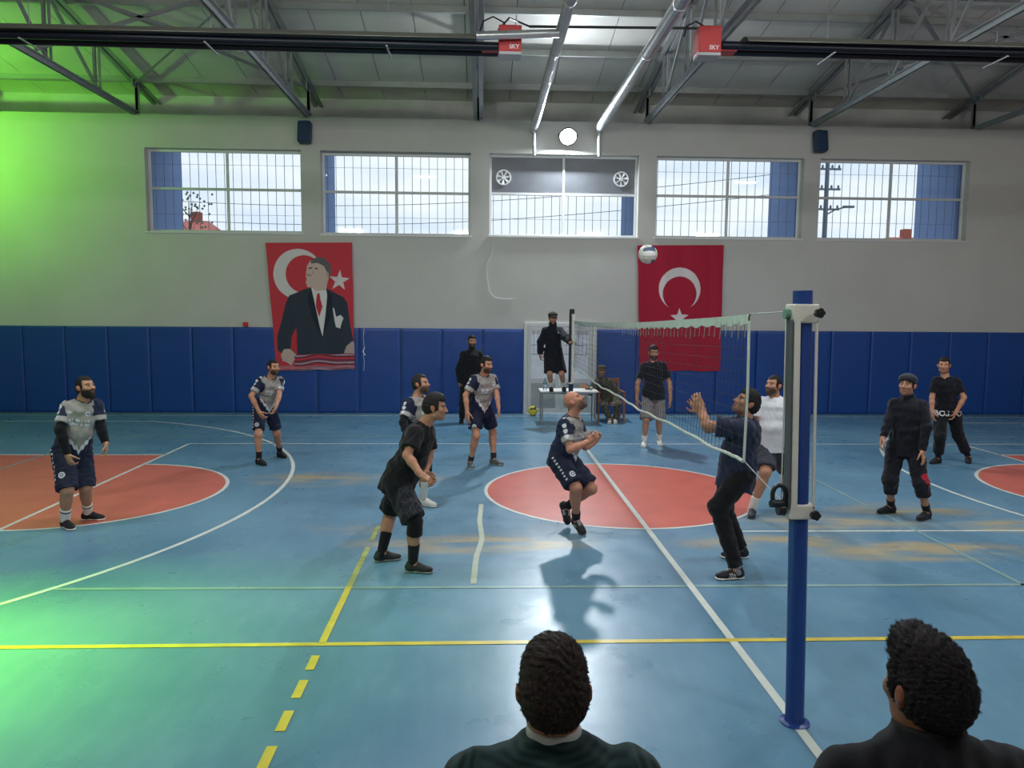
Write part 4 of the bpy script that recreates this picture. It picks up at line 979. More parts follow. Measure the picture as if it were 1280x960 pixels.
# ------------------------------------------------------------------ balls
def ball(name, loc, r_, fn, label):
    bm = bmesh.new(); bmesh.ops.create_icosphere(bm, subdivisions=5, radius=r_); V = A([v.co[:] for v in bm.verts]); Fq = np.array([[v.index for v in f.verts] for f in bm.faces]); bm.free()
    n = V/np.linalg.norm(V, axis=1)[:, None]; C, g = fn(n); V = V*(1-.018*g[:, None]); o = mesh_np(name, V, Fq, C, vmat('ball_skin', .45, .15, 500, .4)); o.location = loc; return tag(o, label, 'ball', 'volleyballs')
def swirl(c1, c2, c3, white=None):
    def f(n):
        ax_ = np.abs(n).argmax(1); u = np.where(ax_ == 0, n[:,1]/np.abs(n[:,0]), np.where(ax_ == 1, n[:,2]/np.abs(n[:,1]), n[:,0]/np.abs(n[:,2])))
        e = np.sort(np.abs(n), 1); g = (np.abs(np.abs(u)-.333) < .035) | (np.abs(e[:,2]-e[:,1]) < .025); C = np.tile(K(*c1), (len(n), 1)); C[u > .333] = K(*c2); C[u < -.333] = K(*c3); C[g] = C[g]*.45; return C, g.astype(np.float32)
    return f
ball('volleyball', (.40, 5.0, 3.19), .128, swirl((206,206,204),(60,74,104),(196,200,190)), 'white and navy volleyball in flight in front of the flag')
ball('volleyball', (-.66, 12.0, .117), .115, swirl((206,190,60),(60,64,58),(214,200,80)), 'yellow volleyball lying on the floor at the door')

# ------------------------------------------------------------------ table, bottles, chair
tb = empty('table', (0,10.92,0)); tag(tb, 'white topped table with thin grey legs that the referee stands on', 'table'); M_tl = mat('table_leg', (150,152,155), .4, .6)
MB().box(-.60,.64,-.32,.32,.69,.72).build('tabletop', mat('table_white', (212,210,204), .4), tb, bevel=.006)
MB().box(-.55,.59,-.28,.28,.655,.69).build('apron', M_tl, tb)
for x in (-.55,.59):
    for y in (-.27,.27): MB().tube([(x,y,0),(x,y,.66)], .014, 12).build('leg', M_tl, tb, True)
mb = MB(); mb.tube([(-.55,-.27,.15),(-.55,.27,.15)], .009, 8); mb.tube([(.59,-.27,.15),(.59,.27,.15)], .009, 8); mb.build('crossbar', M_tl, tb, True)
def bottle(x, y, z, s_, lab):
    r0 = empty('water_bottle', (x, y, z)); tag(r0, lab, 'bottle', 'water bottles')
    m = glass_mat((.82,.9,.97), 'clear_plastic')
    MB().lathe([(0,.002),(.036,.0),(.038,.02),(.036,.06),(.038,.1),(.036,.14),(.034,.18),(.014,.225),(.013,.24)] if s_ > .9 else [(0,.002),(.028,.0),(.03,.02),(.028,.1),(.026,.13),(.012,.165),(.012,.175)], 20).build('bottle_body', m, r0, True)
    zt = .24 if s_ > .9 else .175; MB().lathe([(0,zt+.02),(.016,zt+.02),(.016,zt-.004),(0,zt-.004)], 16).build('cap', mat('bottle_cap', (70,120,200), .4), r0, True)
    MB().lathe([(.0372,.07),(.0385,.07),(.0385,.12),(.0372,.12)] if s_ > .9 else [(.0292,.05),(.0305,.05),(.0305,.09),(.0292,.09)], 20).build('bottle_label', mat('bottle_label', (190,205,225), .5), r0, True)
bottle(-.48, 10.86, .721, 1, 'tall clear water bottle at the left end of the table'); bottle(.50, 10.75, .721, .8, 'small clear water bottle at the right end of the table')
ch = empty('wooden_chair', (1.0,11.28,0)); tag(ch, 'brown wooden armchair under the seated person in camouflage', 'chair'); M_wd = mat('chair_wood', (138,88,58), .5, var=.2, vscale=12)
MB().box(-.27,.27,-.25,.25,.40,.44).build('seat', M_wd, ch, bevel=.01)
for x in (-.28,.28):
    MB().bar((x,-.24,0),(x,-.24,.66),.042).build('leg', M_wd, ch); MB().bar((x,.27,0),(x*.98,.25,.62),.042).build('leg', M_wd, ch); MB().box(x-.03,x+.03,-.29,.26,.64,.665).build('armrest', M_wd, ch, bevel=.008)
mb = MB(); [mb.bar((x,.24,.44),(x,.33,.92),.035,.025) for x in (-.25,.25)]; mb.box(-.26,.26,.30,.34,.80,.92); [mb.bar((x,.25,.44),(x,.32,.82),.03,.015) for x in (-.12,0,.12)]; mb.build('backrest', M_wd, ch)
# stands the two spectators sit on (just below the picture)
mb = MB(); mb.box(-15,15.2,-9.2,-4.3,0,.62); mb.box(-15,15.2,-9.2,-5.5,.62,1.05); mb.box(-15,15.2,-4.3,-3.05,0,.22); mb.build('wall_stand', mat('concrete', (150,150,146), .85, var=.08, vscale=3), kind='structure')
bench = MB().box(-4.5,3.5,-3.80,-3.40,.64,.68); bench = bench.build('bench', M_wd, bevel=.01); tag(bench, 'long plank bench under the two spectators in front', 'bench')
mb = MB(); [mb.box(x-.03,x+.03,-3.78,-3.42,.22,.64) for x in (-4.2,-3.0,-1.1,.2,1.8,3.2)]; o = mb.build('bench_frame', M_tl, bench)
POSES = {
 'p1': {"s": 0.994, "phi": 48, "P": [-6.376, 3.139, 0.853], "N": [-6.22, 3.112, 1.397], "Hd": [-6.172, 3.082, 1.541], "RS": [-6.339, 3.006, 1.325], "RE": [-6.346, 2.862, 1.108], "RW": [-6.277, 2.848, 0.842], "RH": [-6.222, 2.847, 0.693], "LS": [-6.142, 3.225, 1.325], "LE": [-6.074, 3.173, 1.086], "LW": [-6.003, 3.118, 0.925], "LH": [-5.988, 3.095, 0.768], "RHip": [-6.445, 3.07, 0.834], "LHip": [-6.319, 3.21, 0.834], "RK": [-6.309, 2.873, 0.453], "LK": [-6.223, 3.083, 0.43], "RA": [-6.411, 2.991, 0.085], "LA": [-6.323, 3.293, 0.085], "RFd": [0.768, -0.64, 0.0], "LFd": [1.0, -0.012, 0.0], "look": [65, 14]},
 'p2': {"s": 0.983, "phi": 40, "P": [-5.271, 6.689, 0.856], "N": [-5.115, 6.505, 1.362], "Hd": [-5.059, 6.445, 1.516], "RS": [-5.255, 6.429, 1.296], "RE": [-5.37, 6.312, 1.083], "RW": [-5.256, 6.313, 0.837], "RH": [-5.17, 6.318, 0.705], "LS": [-5.017, 6.629, 1.296], "LE": [-4.982, 6.443, 1.082], "LW": [-4.98, 6.242, 0.933], "LH": [-5.032, 6.207, 0.789], "RHip": [-5.348, 6.635, 0.838], "LHip": [-5.205, 6.755, 0.838], "RK": [-5.307, 6.418, 0.472], "LK": [-5.126, 6.791, 0.424], "RA": [-5.306, 6.418, 0.084], "LA": [-5.148, 7.033, 0.084], "RFd": [0.755, -0.656, 0.0], "LFd": [0.68, -0.734, 0.0], "look": [50, 2]},
 'p3': {"s": 1.0, "phi": 75, "P": [-2.614, 1.705, 0.837], "N": [-2.385, 1.661, 1.357], "Hd": [-2.28, 1.641, 1.517], "RS": [-2.456, 1.514, 1.288], "RE": [-2.513, 1.371, 1.12], "RW": [-2.392, 1.268, 0.975], "RH": [-2.259, 1.258, 0.887], "LS": [-2.374, 1.819, 1.288], "LE": [-2.353, 1.823, 1.025], "LW": [-2.382, 1.692, 0.883], "LH": [-2.259, 1.678, 0.782], "RHip": [-2.646, 1.615, 0.818], "LHip": [-2.597, 1.798, 0.818], "RK": [-2.45, 1.428, 0.498], "LK": [-2.728, 1.948, 0.447], "RA": [-2.481, 1.507, 0.085], "LA": [-2.808, 1.815, 0.085], "RFd": [0.984, -0.179, 0.0], "LFd": [0.961, 0.278, 0.0], "look": [85, -2]},
 'p4': {"s": 0.989, "phi": 55, "P": [-2.624, 3.946, 0.802], "N": [-2.643, 3.904, 1.364], "Hd": [-2.594, 3.904, 1.512], "RS": [-2.73, 3.781, 1.29], "RE": [-2.785, 3.664, 1.074], "RW": [-2.711, 3.569, 0.887], "RH": [-2.618, 3.554, 0.76], "LS": [-2.551, 4.037, 1.29], "LE": [-2.486, 4.025, 1.021], "LW": [-2.462, 3.95, 0.822], "LH": [-2.433, 3.924, 0.669], "RHip": [-2.677, 3.87, 0.783], "LHip": [-2.57, 4.024, 0.783], "RK": [-2.721, 3.757, 0.403], "LK": [-2.536, 3.73, 0.429], "RA": [-2.798, 4.014, 0.084], "LA": [-2.569, 3.894, 0.084], "RFd": [0.891, -0.455, 0.0], "LFd": [0.901, -0.434, 0.0], "look": [70, 10]},
 'p5': {"s": 1.017, "phi": 28, "P": [-1.872, 6.295, 0.903], "N": [-1.816, 6.106, 1.448], "Hd": [-1.781, 6.036, 1.599], "RS": [-1.965, 6.056, 1.377], "RE": [-2.092, 5.992, 1.143], "RW": [-2.066, 5.932, 0.896], "RH": [-2.065, 5.908, 0.735], "LS": [-1.682, 6.207, 1.377], "LE": [-1.62, 6.128, 1.154], "LW": [-1.596, 6.025, 0.958], "LH": [-1.581, 6.002, 0.798], "RHip": [-1.959, 6.256, 0.884], "LHip": [-1.788, 6.347, 0.884], "RK": [-1.934, 6.095, 0.505], "LK": [-1.672, 6.494, 0.503], "RA": [-2.019, 6.2, 0.086], "LA": [-1.658, 6.413, 0.086], "RFd": [0.142, -0.99, 0.0], "LFd": [0.783, -0.622, 0.0], "look": [45, 0]},
 'p6': {"s": 1.051, "phi": 8, "P": [-2.103, 10.911, 0.965], "N": [-2.059, 10.911, 1.562], "Hd": [-2.06, 10.911, 1.751], "RS": [-2.229, 10.888, 1.483], "RE": [-2.332, 10.86, 1.168], "RW": [-2.313, 10.832, 0.861], "RH": [-2.292, 10.815, 0.695], "LS": [-1.901, 10.934, 1.483], "LE": [-1.851, 10.91, 1.167], "LW": [-1.867, 10.88, 0.858], "LH": [-1.888, 10.863, 0.692], "RHip": [-2.204, 10.897, 0.945], "LHip": [-2.006, 10.925, 0.945], "RK": [-2.241, 10.725, 0.459], "LK": [-2.02, 10.735, 0.458], "RA": [-2.28, 10.909, 0.089], "LA": [-2.02, 10.912, 0.089], "RFd": [-0.01, -1.0, 0.0], "LFd": [0.083, -0.997, 0.0], "look": [12, 0]},
 'p7': {"s": 0.994, "phi": 0, "P": [-0.333, 10.603, 1.511], "N": [-0.354, 10.603, 2.078], "Hd": [-0.356, 10.603, 2.263], "RS": [-0.508, 10.603, 2.003], "RE": [-0.605, 10.587, 1.773], "RW": [-0.62, 10.573, 1.503], "RH": [-0.593, 10.561, 1.347], "LS": [-0.194, 10.603, 2.003], "LE": [-0.106, 10.363, 1.869], "LW": [-0.031, 10.139, 1.778], "LH": [0.127, 10.119, 1.78], "RHip": [-0.427, 10.603, 1.491], "LHip": [-0.238, 10.603, 1.491], "RK": [-0.431, 10.359, 1.115], "LK": [-0.179, 10.367, 1.116], "RA": [-0.37, 10.598, 0.805], "LA": [-0.096, 10.608, 0.805], "RFd": [-0.074, -0.997, 0.0], "LFd": [-0.074, -0.997, 0.0], "look": [4, -4]},
 'p8': {"s": 0.983, "phi": -5, "P": [0.994, 11.25, 0.548], "N": [0.795, 11.17, 0.912], "Hd": [0.791, 11.17, 1.107], "RS": [0.675, 11.198, 0.849], "RE": [0.548, 11.147, 0.647], "RW": [0.448, 10.954, 0.773], "RH": [0.294, 10.978, 0.796], "LS": [0.985, 11.17, 0.849], "LE": [1.164, 11.11, 0.6], "LW": [1.082, 10.932, 0.444], "LH": [0.973, 10.937, 0.331], "RHip": [0.91, 11.262, 0.531], "LHip": [1.096, 11.246, 0.531], "RK": [0.83, 10.884, 0.379], "LK": [1.104, 10.851, 0.384], "RA": [0.934, 10.835, 0.084], "LA": [1.057, 10.836, 0.084], "RFd": [-0.202, -0.979, 0.0], "LFd": [-0.105, -0.994, 0.0], "look": [-10, 0]},
 'p9': {"s": 1.045, "phi": 3, "P": [1.256, 8.135, 0.928], "N": [1.24, 8.135, 1.524], "Hd": [1.236, 8.135, 1.682], "RS": [1.078, 8.126, 1.445], "RE": [0.957, 8.122, 1.133], "RW": [0.943, 8.092, 0.846], "RH": [0.943, 8.071, 0.68], "LS": [1.407, 8.144, 1.445], "LE": [1.529, 8.084, 1.139], "LW": [1.543, 8.047, 0.854], "LH": [1.542, 8.027, 0.688], "RHip": [1.157, 8.13, 0.908], "LHip": [1.356, 8.14, 0.908], "RK": [1.091, 7.933, 0.506], "LK": [1.348, 8.04, 0.491], "RA": [1.086, 8.052, 0.089], "LA": [1.403, 8.218, 0.089], "RFd": [-0.242, -0.97, 0.0], "LFd": [-0.108, -0.994, 0.0], "look": [0, -3]},
 'p11': {"s": 1.04, "phi": -80, "P": [0.545, 1.575, 0.937], "N": [0.618, 1.575, 1.428], "Hd": [0.605, 1.575, 1.571], "RS": [0.668, 1.727, 1.351], "RE": [0.328, 1.823, 1.291], "RW": [0.266, 1.921, 1.449], "RH": [0.176, 1.963, 1.582], "LS": [0.545, 1.423, 1.351], "LE": [0.214, 1.527, 1.375], "LW": [0.198, 1.617, 1.519], "LH": [0.128, 1.655, 1.665], "RHip": [0.525, 1.672, 0.917], "LHip": [0.56, 1.478, 0.917], "RK": [0.514, 1.852, 0.504], "LK": [0.335, 1.449, 0.619], "RA": [0.711, 1.864, 0.088], "LA": [0.467, 1.286, 0.088], "RFd": [-1.0, 0.016, 0.0], "LFd": [-0.993, -0.115, 0.0], "look": [-88, 30]},
 'p12': {"s": 0.983, "phi": -35, "P": [1.636, 3.452, 0.851], "N": [1.613, 3.452, 1.411], "Hd": [1.597, 3.452, 1.554], "RS": [1.489, 3.541, 1.337], "RE": [1.458, 3.52, 1.114], "RW": [1.396, 3.464, 0.92], "RH": [1.379, 3.442, 0.765], "LS": [1.743, 3.363, 1.337], "LE": [1.835, 3.357, 1.138], "LW": [1.796, 3.289, 0.959], "LH": [1.768, 3.274, 0.805], "RHip": [1.561, 3.505, 0.831], "LHip": [1.714, 3.398, 0.831], "RK": [1.478, 3.285, 0.552], "LK": [1.854, 3.54, 0.477], "RA": [1.377, 3.392, 0.084], "LA": [1.853, 3.512, 0.084], "RFd": [-0.389, -0.921, 0.0], "LFd": [-0.423, -0.906, 0.0], "look": [-60, 12]},
 'p13': {"s": 1.0, "phi": -35, "P": [3.175, 3.359, 0.855], "N": [3.151, 3.313, 1.422], "Hd": [3.132, 3.313, 1.573], "RS": [3.038, 3.401, 1.348], "RE": [2.957, 3.35, 1.142], "RW": [2.876, 3.307, 0.967], "RH": [2.824, 3.309, 0.816], "LS": [3.27, 3.238, 1.348], "LE": [3.296, 3.138, 1.108], "LW": [3.244, 3.12, 0.84], "LH": [3.258, 3.081, 0.685], "RHip": [3.098, 3.415, 0.835], "LHip": [3.254, 3.306, 0.835], "RK": [2.998, 3.318, 0.447], "LK": [3.246, 3.115, 0.455], "RA": [3.123, 3.498, 0.085], "LA": [3.409, 3.229, 0.085], "RFd": [-0.975, -0.222, 0.0], "LFd": [-0.86, -0.51, 0.0], "look": [-50, 10]},
 'p14': {"s": 1.006, "phi": -20, "P": [5.682, 6.528, 0.858], "N": [5.574, 6.449, 1.415], "Hd": [5.536, 6.449, 1.595], "RS": [5.454, 6.508, 1.342], "RE": [5.392, 6.48, 1.076], "RW": [5.368, 6.42, 0.863], "RH": [5.38, 6.39, 0.705], "LS": [5.723, 6.41, 1.342], "LE": [5.8, 6.299, 1.098], "LW": [5.696, 6.315, 0.865], "LH": [5.645, 6.326, 0.713], "RHip": [5.596, 6.564, 0.838], "LHip": [5.775, 6.499, 0.838], "RK": [5.487, 6.357, 0.458], "LK": [5.922, 6.562, 0.451], "RA": [5.565, 6.5, 0.085], "LA": [6.137, 6.598, 0.085], "RFd": [-0.907, -0.42, 0.0], "LFd": [-0.524, -0.852, 0.0], "look": [-35, 5]},
 'p10': {"s": 1.006, "phi": 62, "P": [-0.961, 2.865, 0.805], "N": [-0.868, 2.815, 1.274], "Hd": [-0.845, 2.815, 1.432], "RS": [-0.958, 2.683, 1.2], "RE": [-0.914, 2.538, 0.955], "RW": [-0.715, 2.568, 1.035], "RH": [-0.597, 2.568, 1.144], "LS": [-0.808, 2.963, 1.2], "LE": [-0.702, 2.898, 0.924], "LW": [-0.604, 2.962, 0.958], "LH": [-0.525, 2.973, 1.097], "RHip": [-1.01, 2.783, 0.785], "LHip": [-0.92, 2.951, 0.785], "RK": [-0.847, 2.543, 0.541], "LK": [-0.653, 2.751, 0.482], "RA": [-0.814, 2.75, 0.144], "LA": [-0.886, 2.98, 0.226], "RFd": [0.352, -0.865, -0.357], "LFd": [0.253, -0.43, -0.867], "look": [70, 42]},
}
def J_(p, k): return p.J[k]
# ------------------------------------------------------------------ printed patterns of the clothes
GREY, NAVY, WHT = K(142,140,136), K(26,34,60), K(205,206,208)
def jersey(P, V, C):
    J, s = P.J, P.s; L = float(np.linalg.norm(J['N']-J['P'])); q = V-J['P']; v = (q@P.up)/L; a = q@P.sl/s; w = q@P.fs/s
    C[:] = NAVY
    front = w > .0; z = np.abs(a); vb = .10+z*2.3; saw = .035*np.abs(((z*22) % 1)*2-1)
    g = front & (v > vb) & (z < .175); C[g] = GREY
    band = front & (np.abs(v-vb+.02+saw*1.5) < .05) & (z < .155); C[band] = WHT
    r_ = np.random.RandomState(3).rand(64, 3)
    for k, vv in enumerate((.66, .585)):
        tx = front & (np.abs(v-vv) < .024) & (z < .105) & (r_[((a+.2)*110).astype(int) % 64, k] > .35); C[tx] = K(190,196,208)
    em = front & ((a-.085)**2+((v-.80)*.57)**2 < .026**2); C[em] = WHT; e2 = front & ((a-.085)**2+((v-.80)*.57)**2 < .012**2); C[e2] = K(60,80,120)
    lg = front & ((a+.08)**2/4+((v-.80)*.57)**2 < .011**2); C[lg] = K(185,188,192)
    for S, E, sg in (('RS','RE',-1),('LS','LE',1)):
        d = J[E]-J[S]; Ld = float(np.linalg.norm(d)); d = d/Ld; p = V-J[S]; t = p@d/Ld; rad = p-np.outer(p@d, d); rr = np.linalg.norm(rad, axis=1)
        out = nz_(P.sl*sg+P.up*.5); o = rad@out; side = (rr < .115*s) & (t > .05) & (a*sg > .12)
        C[side] = NAVY; cf = side & (t > .50); C[cf] = K(150,150,148)
        far = (rad@nz_(np.cross(d, out))); k = side & (t < .68) & (t > -.1) & (o > .02) & (np.abs(far) < .020-.012*np.abs((((t*4.6) % 1)-.5)*2)+.006) & (((t*4.6) % 1) > .25); C[k] = WHT
        sh = (np.abs(far) < .018) & (v > .86) & (a*sg > .07) & (a*sg < .2) & (((a*sg*17) % 1) > .4) & (o > .0); C[sh] = WHT
    nk = np.linalg.norm(V-(J['N']+P.up*.01*s), axis=1) < .088*s; C[nk & (v > .9)] = NAVY*.7
    return C
def shorts_team(P, V, C):
    J, s = P.J, P.s; C[:] = K(24,31,54)
    for q, sg in (('R',-1),('L',1)):
        H_, Kn = J[q+'Hip'], J[q+'K']; d = Kn-H_; L = float(np.linalg.norm(d)); d = d/L; p = V-H_; t = p@d/L; rad = p-np.outer(p@d, d)
        lat = nz_(P.l*sg-d*float((P.l*sg)@d)); fr_ = nz_(np.cross(d, lat)); fr_ = fr_ if fr_@P.f > 0 else -fr_
        mine = ((V-J['P'])@P.l)*sg > 0
        if q == 'R':
            dr = nz_(fr_*.8+lat*.6); tn = np.cross(d, dr); e = ((t-.70)*L)**2+(rad@tn)**2; m = mine & (rad@dr > 0); C[m & (e < (.034*s)**2)] = WHT; C[m & (e < (.020*s)**2) & (e > (.011*s)**2)] = K(60,80,120)
        dr = nz_(lat+fr_*.15); tn = np.cross(d, dr); k = mine & (rad@dr > 0) & (np.abs(rad@tn) < .013) & (((t*9) % 1) > .55) & (t > -.1) & (t < .8); C[k] = WHT
    return C
def camo(P, V, C):
    f = fold(P.seed+21, 1, .14, .8)(V[:,0], V[:,1], V[:,2]); g = fold(P.seed+31, 1, .10, .8)(V[:,0], V[:,1], V[:,2]); C[:] = K(74,72,60); C[f > .5] = K(96,88,72); C[g > .7] = K(44,46,42); C[(f < -.7)] = K(58,64,52); return C
def pinstripe(P, V, C):
    q = V-P.J['P']; a = np.arctan2(q@P.l, q@P.f+.0)*P.s; u = (q@P.l)*34; C[:] = K(112,108,110); C[(u % 1) < .3] = K(146,142,142); return C
def redpatch(P, V, C):
    J = P.J; p = V-J['LK']; m = (np.linalg.norm((p-P.l*.03+A([0,0,-.02]))*A([1,1,.7]), axis=1) < .075) & (p@P.f > -.01) & (p@P.l > -.02); C[m] = K(150,30,44); return C
def dot_logo(x, v, r_, c=(200,200,205)):
    def f(P, V, C):
        J, s = P.J, P.s; q = V-J['P']; L = float(np.linalg.norm(J['N']-J['P'])); a = q@P.sl/s; vv = q@P.up/L; w = q@P.fs; C[(w > 0) & ((a-x)**2+((vv-v)*.57)**2 < r_**2)] = K(*c); return C
    return f
def darkcam(P, V, C):
    q = V-P.J['RK']; H_, Kn = P.J['RHip'], P.J['RK']; d = nz_(Kn-H_); t = (V-H_)@d/np.linalg.norm(Kn-H_); g = fold(P.seed, 1, .04)(V[:,0], V[:,1], V[:,2])
    m = (t > .25) & ((V-P.J['P'])@P.f > .06) & ((V-H_)@P.l < .02); C[m & (g > 0)] = K(52,54,60); C[m & (g <= 0)] = K(30,32,38); return C

PO = POSES
# bearded player at the far left
J = PO['p1']; J['curlR'] = .9; J['curlL'] = .7
p = Person(J, 'bearded person in grey and navy jersey with black arm sleeves, standing far left', big=1.12, belly=.05, stubble=.5)
p.hair(top=.008, side=.004); p.beard(low=.014, t=.009); p.top('jersey', sleeve='short', paint=jersey, m=M_shiny, g=.020); p.bottom('shorts', paint=shorts_team, length='knee', g=.018, flare=.026, m=M_shiny, ends=(1.0,1.0))
for q in 'RL': E_ = J_(p,q+'E'); p.wrap('arm_sleeve', [J_(p,q+'S')+(E_-J_(p,q+'S'))*.6, E_, E_+(J_(p,q+'W')-E_)*.35, J_(p,q+'W')], [p.r['ua'][1]+.003, p.r['ua'][1]+.002, p.r['fa'][0], p.r['fa'][1]+.003], (20,22,28))
p.socks(hgt=.15, band=(60,60,66)); p.shoes((26,28,34), (222,214,205))
# second from left, leaning forward
J = PO['p2']; J['curlR'] = .8; J['curlL'] = .8
p = Person(J, 'leaning person in grey and navy jersey with hands on thighs, by the left arc', stubble=.45)
p.hair(top=.008, side=.003); p.beard(t=.0042, c=(66,50,42)); p.top('jersey', sleeve='short', paint=jersey, m=M_shiny); p.bottom('shorts', paint=shorts_team, ends=(.82,.82), m=M_shiny); p.socks(c=(24,26,32), hgt=.12); p.shoes((24,26,32), (30,31,35), style='high')
# player in black in front
J = PO['p3']; J['curlR'] = .8; J['curlL'] = .9; J['palmR'] = [-.2,.3,-1]; J['thumbR'] = [.6,.3,.5]
p = Person(J, 'crouching person in black t-shirt and knee pad beside the yellow line', stubble=.1, belly=.03, big=1.05)
p.hair(top=.016, side=.008, line=.066); p.top('t_shirt', (20,21,25), g=.024, hem=-.22, slack=.01); p.bottom('shorts', (20,21,25), ends=(.92,.92), g=.026, flare=.034, paint=darkcam)
K_ = J_(p,'RK'); p.wrap('knee_pad', [K_+(J_(p,'RHip')-K_)*.25, K_, K_+(J_(p,'RA')-K_)*.30], [.062, p.r['kn'], p.r['calf']+.004], (18,19,22), .012)
p.socks(c=(20,21,25), hgt=.20); p.shoes((34,36,40), (120,124,128), acc=None)
# player hidden behind him
J = PO['p4']; p = Person(J, 'person in a grey jersey with white shoes, half hidden behind the person in black', stubble=.55)
p.hair((34,30,30), top=.008, side=.004, line=.080); p.beard(t=.0042, c=(72,58,50)); p.top('jersey', sleeve='short', paint=jersey, m=M_shiny); p.bottom('shorts', paint=shorts_team, ends=(.9,.9), m=M_shiny)
q = 'R'; E_ = J_(p,q+'E'); p.wrap('arm_sleeve', [J_(p,q+'S')+(E_-J_(p,q+'S'))*.6, E_, E_+(J_(p,q+'W')-E_)*.35, J_(p,q+'W')], [p.r['ua'][1]+.003, p.r['ua'][1]+.002, p.r['fa'][0], p.r['fa'][1]+.003], (20,22,28))
p.socks(c=(225,222,215), hgt=.30); p.shoes((222,220,215), (224,222,216))
# player in the middle
J = PO['p5']; p = Person(J, 'standing person in grey and navy jersey and grey shoes, left of the centre circle', stubble=.5)
p.hair(top=.012, side=.003); p.beard(t=.004, c=(66,50,42)); p.top('jersey', sleeve='short', paint=jersey, m=M_shiny); p.bottom('shorts', paint=shorts_team, ends=(.72,.72), g=.020, flare=.03, m=M_shiny); p.socks(c=(40,42,46), hgt=.10); p.shoes((84,88,92), (150,150,148))
# dark figure by the wall
J = PO['p6']; J['curlR'] = .7; p = Person(J, 'person all in black standing against the blue pads left of the door', h=.007, stubble=.6)
p.hair(top=.010, side=.004); p.beard(t=.004, c=(58,46,40)); p.top('jacket', (24,25,30), sleeve='long', g=.024, hem=-.20, slack=.010, collar=.05); p.bottom('trousers', (22,23,28), 'full', g=.018); p.shoes((24,24,28), (40,40,44))
# referee on the table
J = PO['p7']; J['curlL'] = 1.3; J['palmL'] = [-.5,0,-.2]; J['thumbL'] = [0,0,1]; J['curlR'] = .7
p = Person(J, 'person in black jacket and shorts standing on the table, holding the net post', h=.006, stubble=.3)
p.cap((44,42,38), brim=True); p.hair(top=.002, side=.003, line=.02); p.top('jacket', (24,27,36), sleeve='long', g=.028, hem=-.10, slack=.014, collar=.07, paint=dot_logo(.09,.80,.016)); p.bottom('shorts', (22,24,32), ends=(.92,.92), g=.024, flare=.034); p.socks(hgt=.16); p.shoes((28,30,34), (60,62,66))
# seated
J = PO['p8']; J['curlL'] = .8; p = Person(J, 'person in camouflage clothes seated on the wooden chair beside the table', h=.006, stubble=.4)
p.hair(top=.012, side=.010); p.cap((70,66,54)); p.top('jacket', (70,70,58), sleeve='long', g=.024, hem=-.05, slack=.012, collar=.05, paint=camo); p.bottom('trousers', (70,70,58), 'full', g=.020, paint=camo); p.shoes((168,158,150), (200,198,192))
# striped shorts
J = PO['p9']; J['curlR'] = .5; J['curlL'] = .5; p = Person(J, 'bearded person in black t-shirt and pale pinstriped shorts, facing us behind the net', h=.006, stubble=.6)
p.hair(top=.012, side=.004); p.beard(t=.0042, c=(62,48,42)); p.top('t_shirt', (24,26,34), g=.020, hem=-.10, flare=.026); p.bottom('shorts', ends=(1.0,1.0), g=.014, flare=.045, paint=pinstripe); p.socks(hgt=.12); p.shoes((214,212,206), (220,218,212))
# jumping player
J = PO['p10']; J['curlR'] = 1.0; J['curlL'] = 1.0; J['palmR'] = [-.2,1,0]; J['thumbR'] = [.2,.2,1]; J['palmL'] = [-.2,-1,0]; J['thumbL'] = [.2,-.2,1]
p = Person(J, 'bald person in navy and grey jersey springing up with both hands clasped', stubble=.35, skin=K(180,126,102), big=1.06, belly=.02)
p.beard(t=.0035, c=(96,76,66)); p.top('jersey', sleeve='short', paint=jersey, m=M_shiny); p.bottom('shorts', paint=shorts_team, ends=(.88,.88), g=.022, flare=.03, m=M_shiny); p.socks(c=(24,25,30), hgt=.11); p.shoes((24,25,30), (62,62,66), acc=(200,200,200))
# hitter at the net
J = PO['p11']; J['curlR'] = .7; J['curlL'] = .7; p = Person(J, 'person in a navy t-shirt and black trousers hitting at the net with arms raised', stubble=.3, big=1.05, belly=.03)
p.hair(top=.018, side=.010, line=.066, low=-.080); p.top('t_shirt', (38,44,66), g=.026, hem=-.26, slack=.014, amp=.008); p.bottom('trousers', (22,23,27), 'full', g=.020, amp=.004); p.socks(c=(120,124,128), hgt=.09); p.shoes((26,27,31), (226,224,220), acc=(210,210,210))
# white t-shirt
J = PO['p12']; J['curlR'] = .7; p = Person(J, 'stout person in a white t-shirt and dark grey shorts, half behind the near net post', stubble=.5, big=1.16, belly=.07)
p.hair(top=.008, side=.004); p.beard(t=.004, c=(72,52,44)); p.top('t_shirt', (204,206,214), g=.020, hem=-.10, slack=.012, amp=.003); p.bottom('shorts', (62,64,74), ends=(.85,.85), g=.020, flare=.03); p.socks(hgt=.16); p.shoes((40,46,54), (60,64,70))
# capped player
J = PO['p13']; J['curlL'] = .3; J['curlR'] = .6; p = Person(J, 'person in black long sleeves and grey cap with a red knee patch', stubble=.35, big=1.0, belly=.03)
p.cap((46,50,58), brim=False); p.hair(top=.002, side=.005, line=.030); p.top('long_sleeved_shirt', (25,27,36), sleeve='long', g=.015, hem=-.14, collar=.03); p.bottom('trousers', (24,26,34), ends=(1.40,1.40), g=.022, paint=redpatch); p.socks(c=(24,25,30), hgt=.11); p.shoes((28,30,36), (34,35,40))
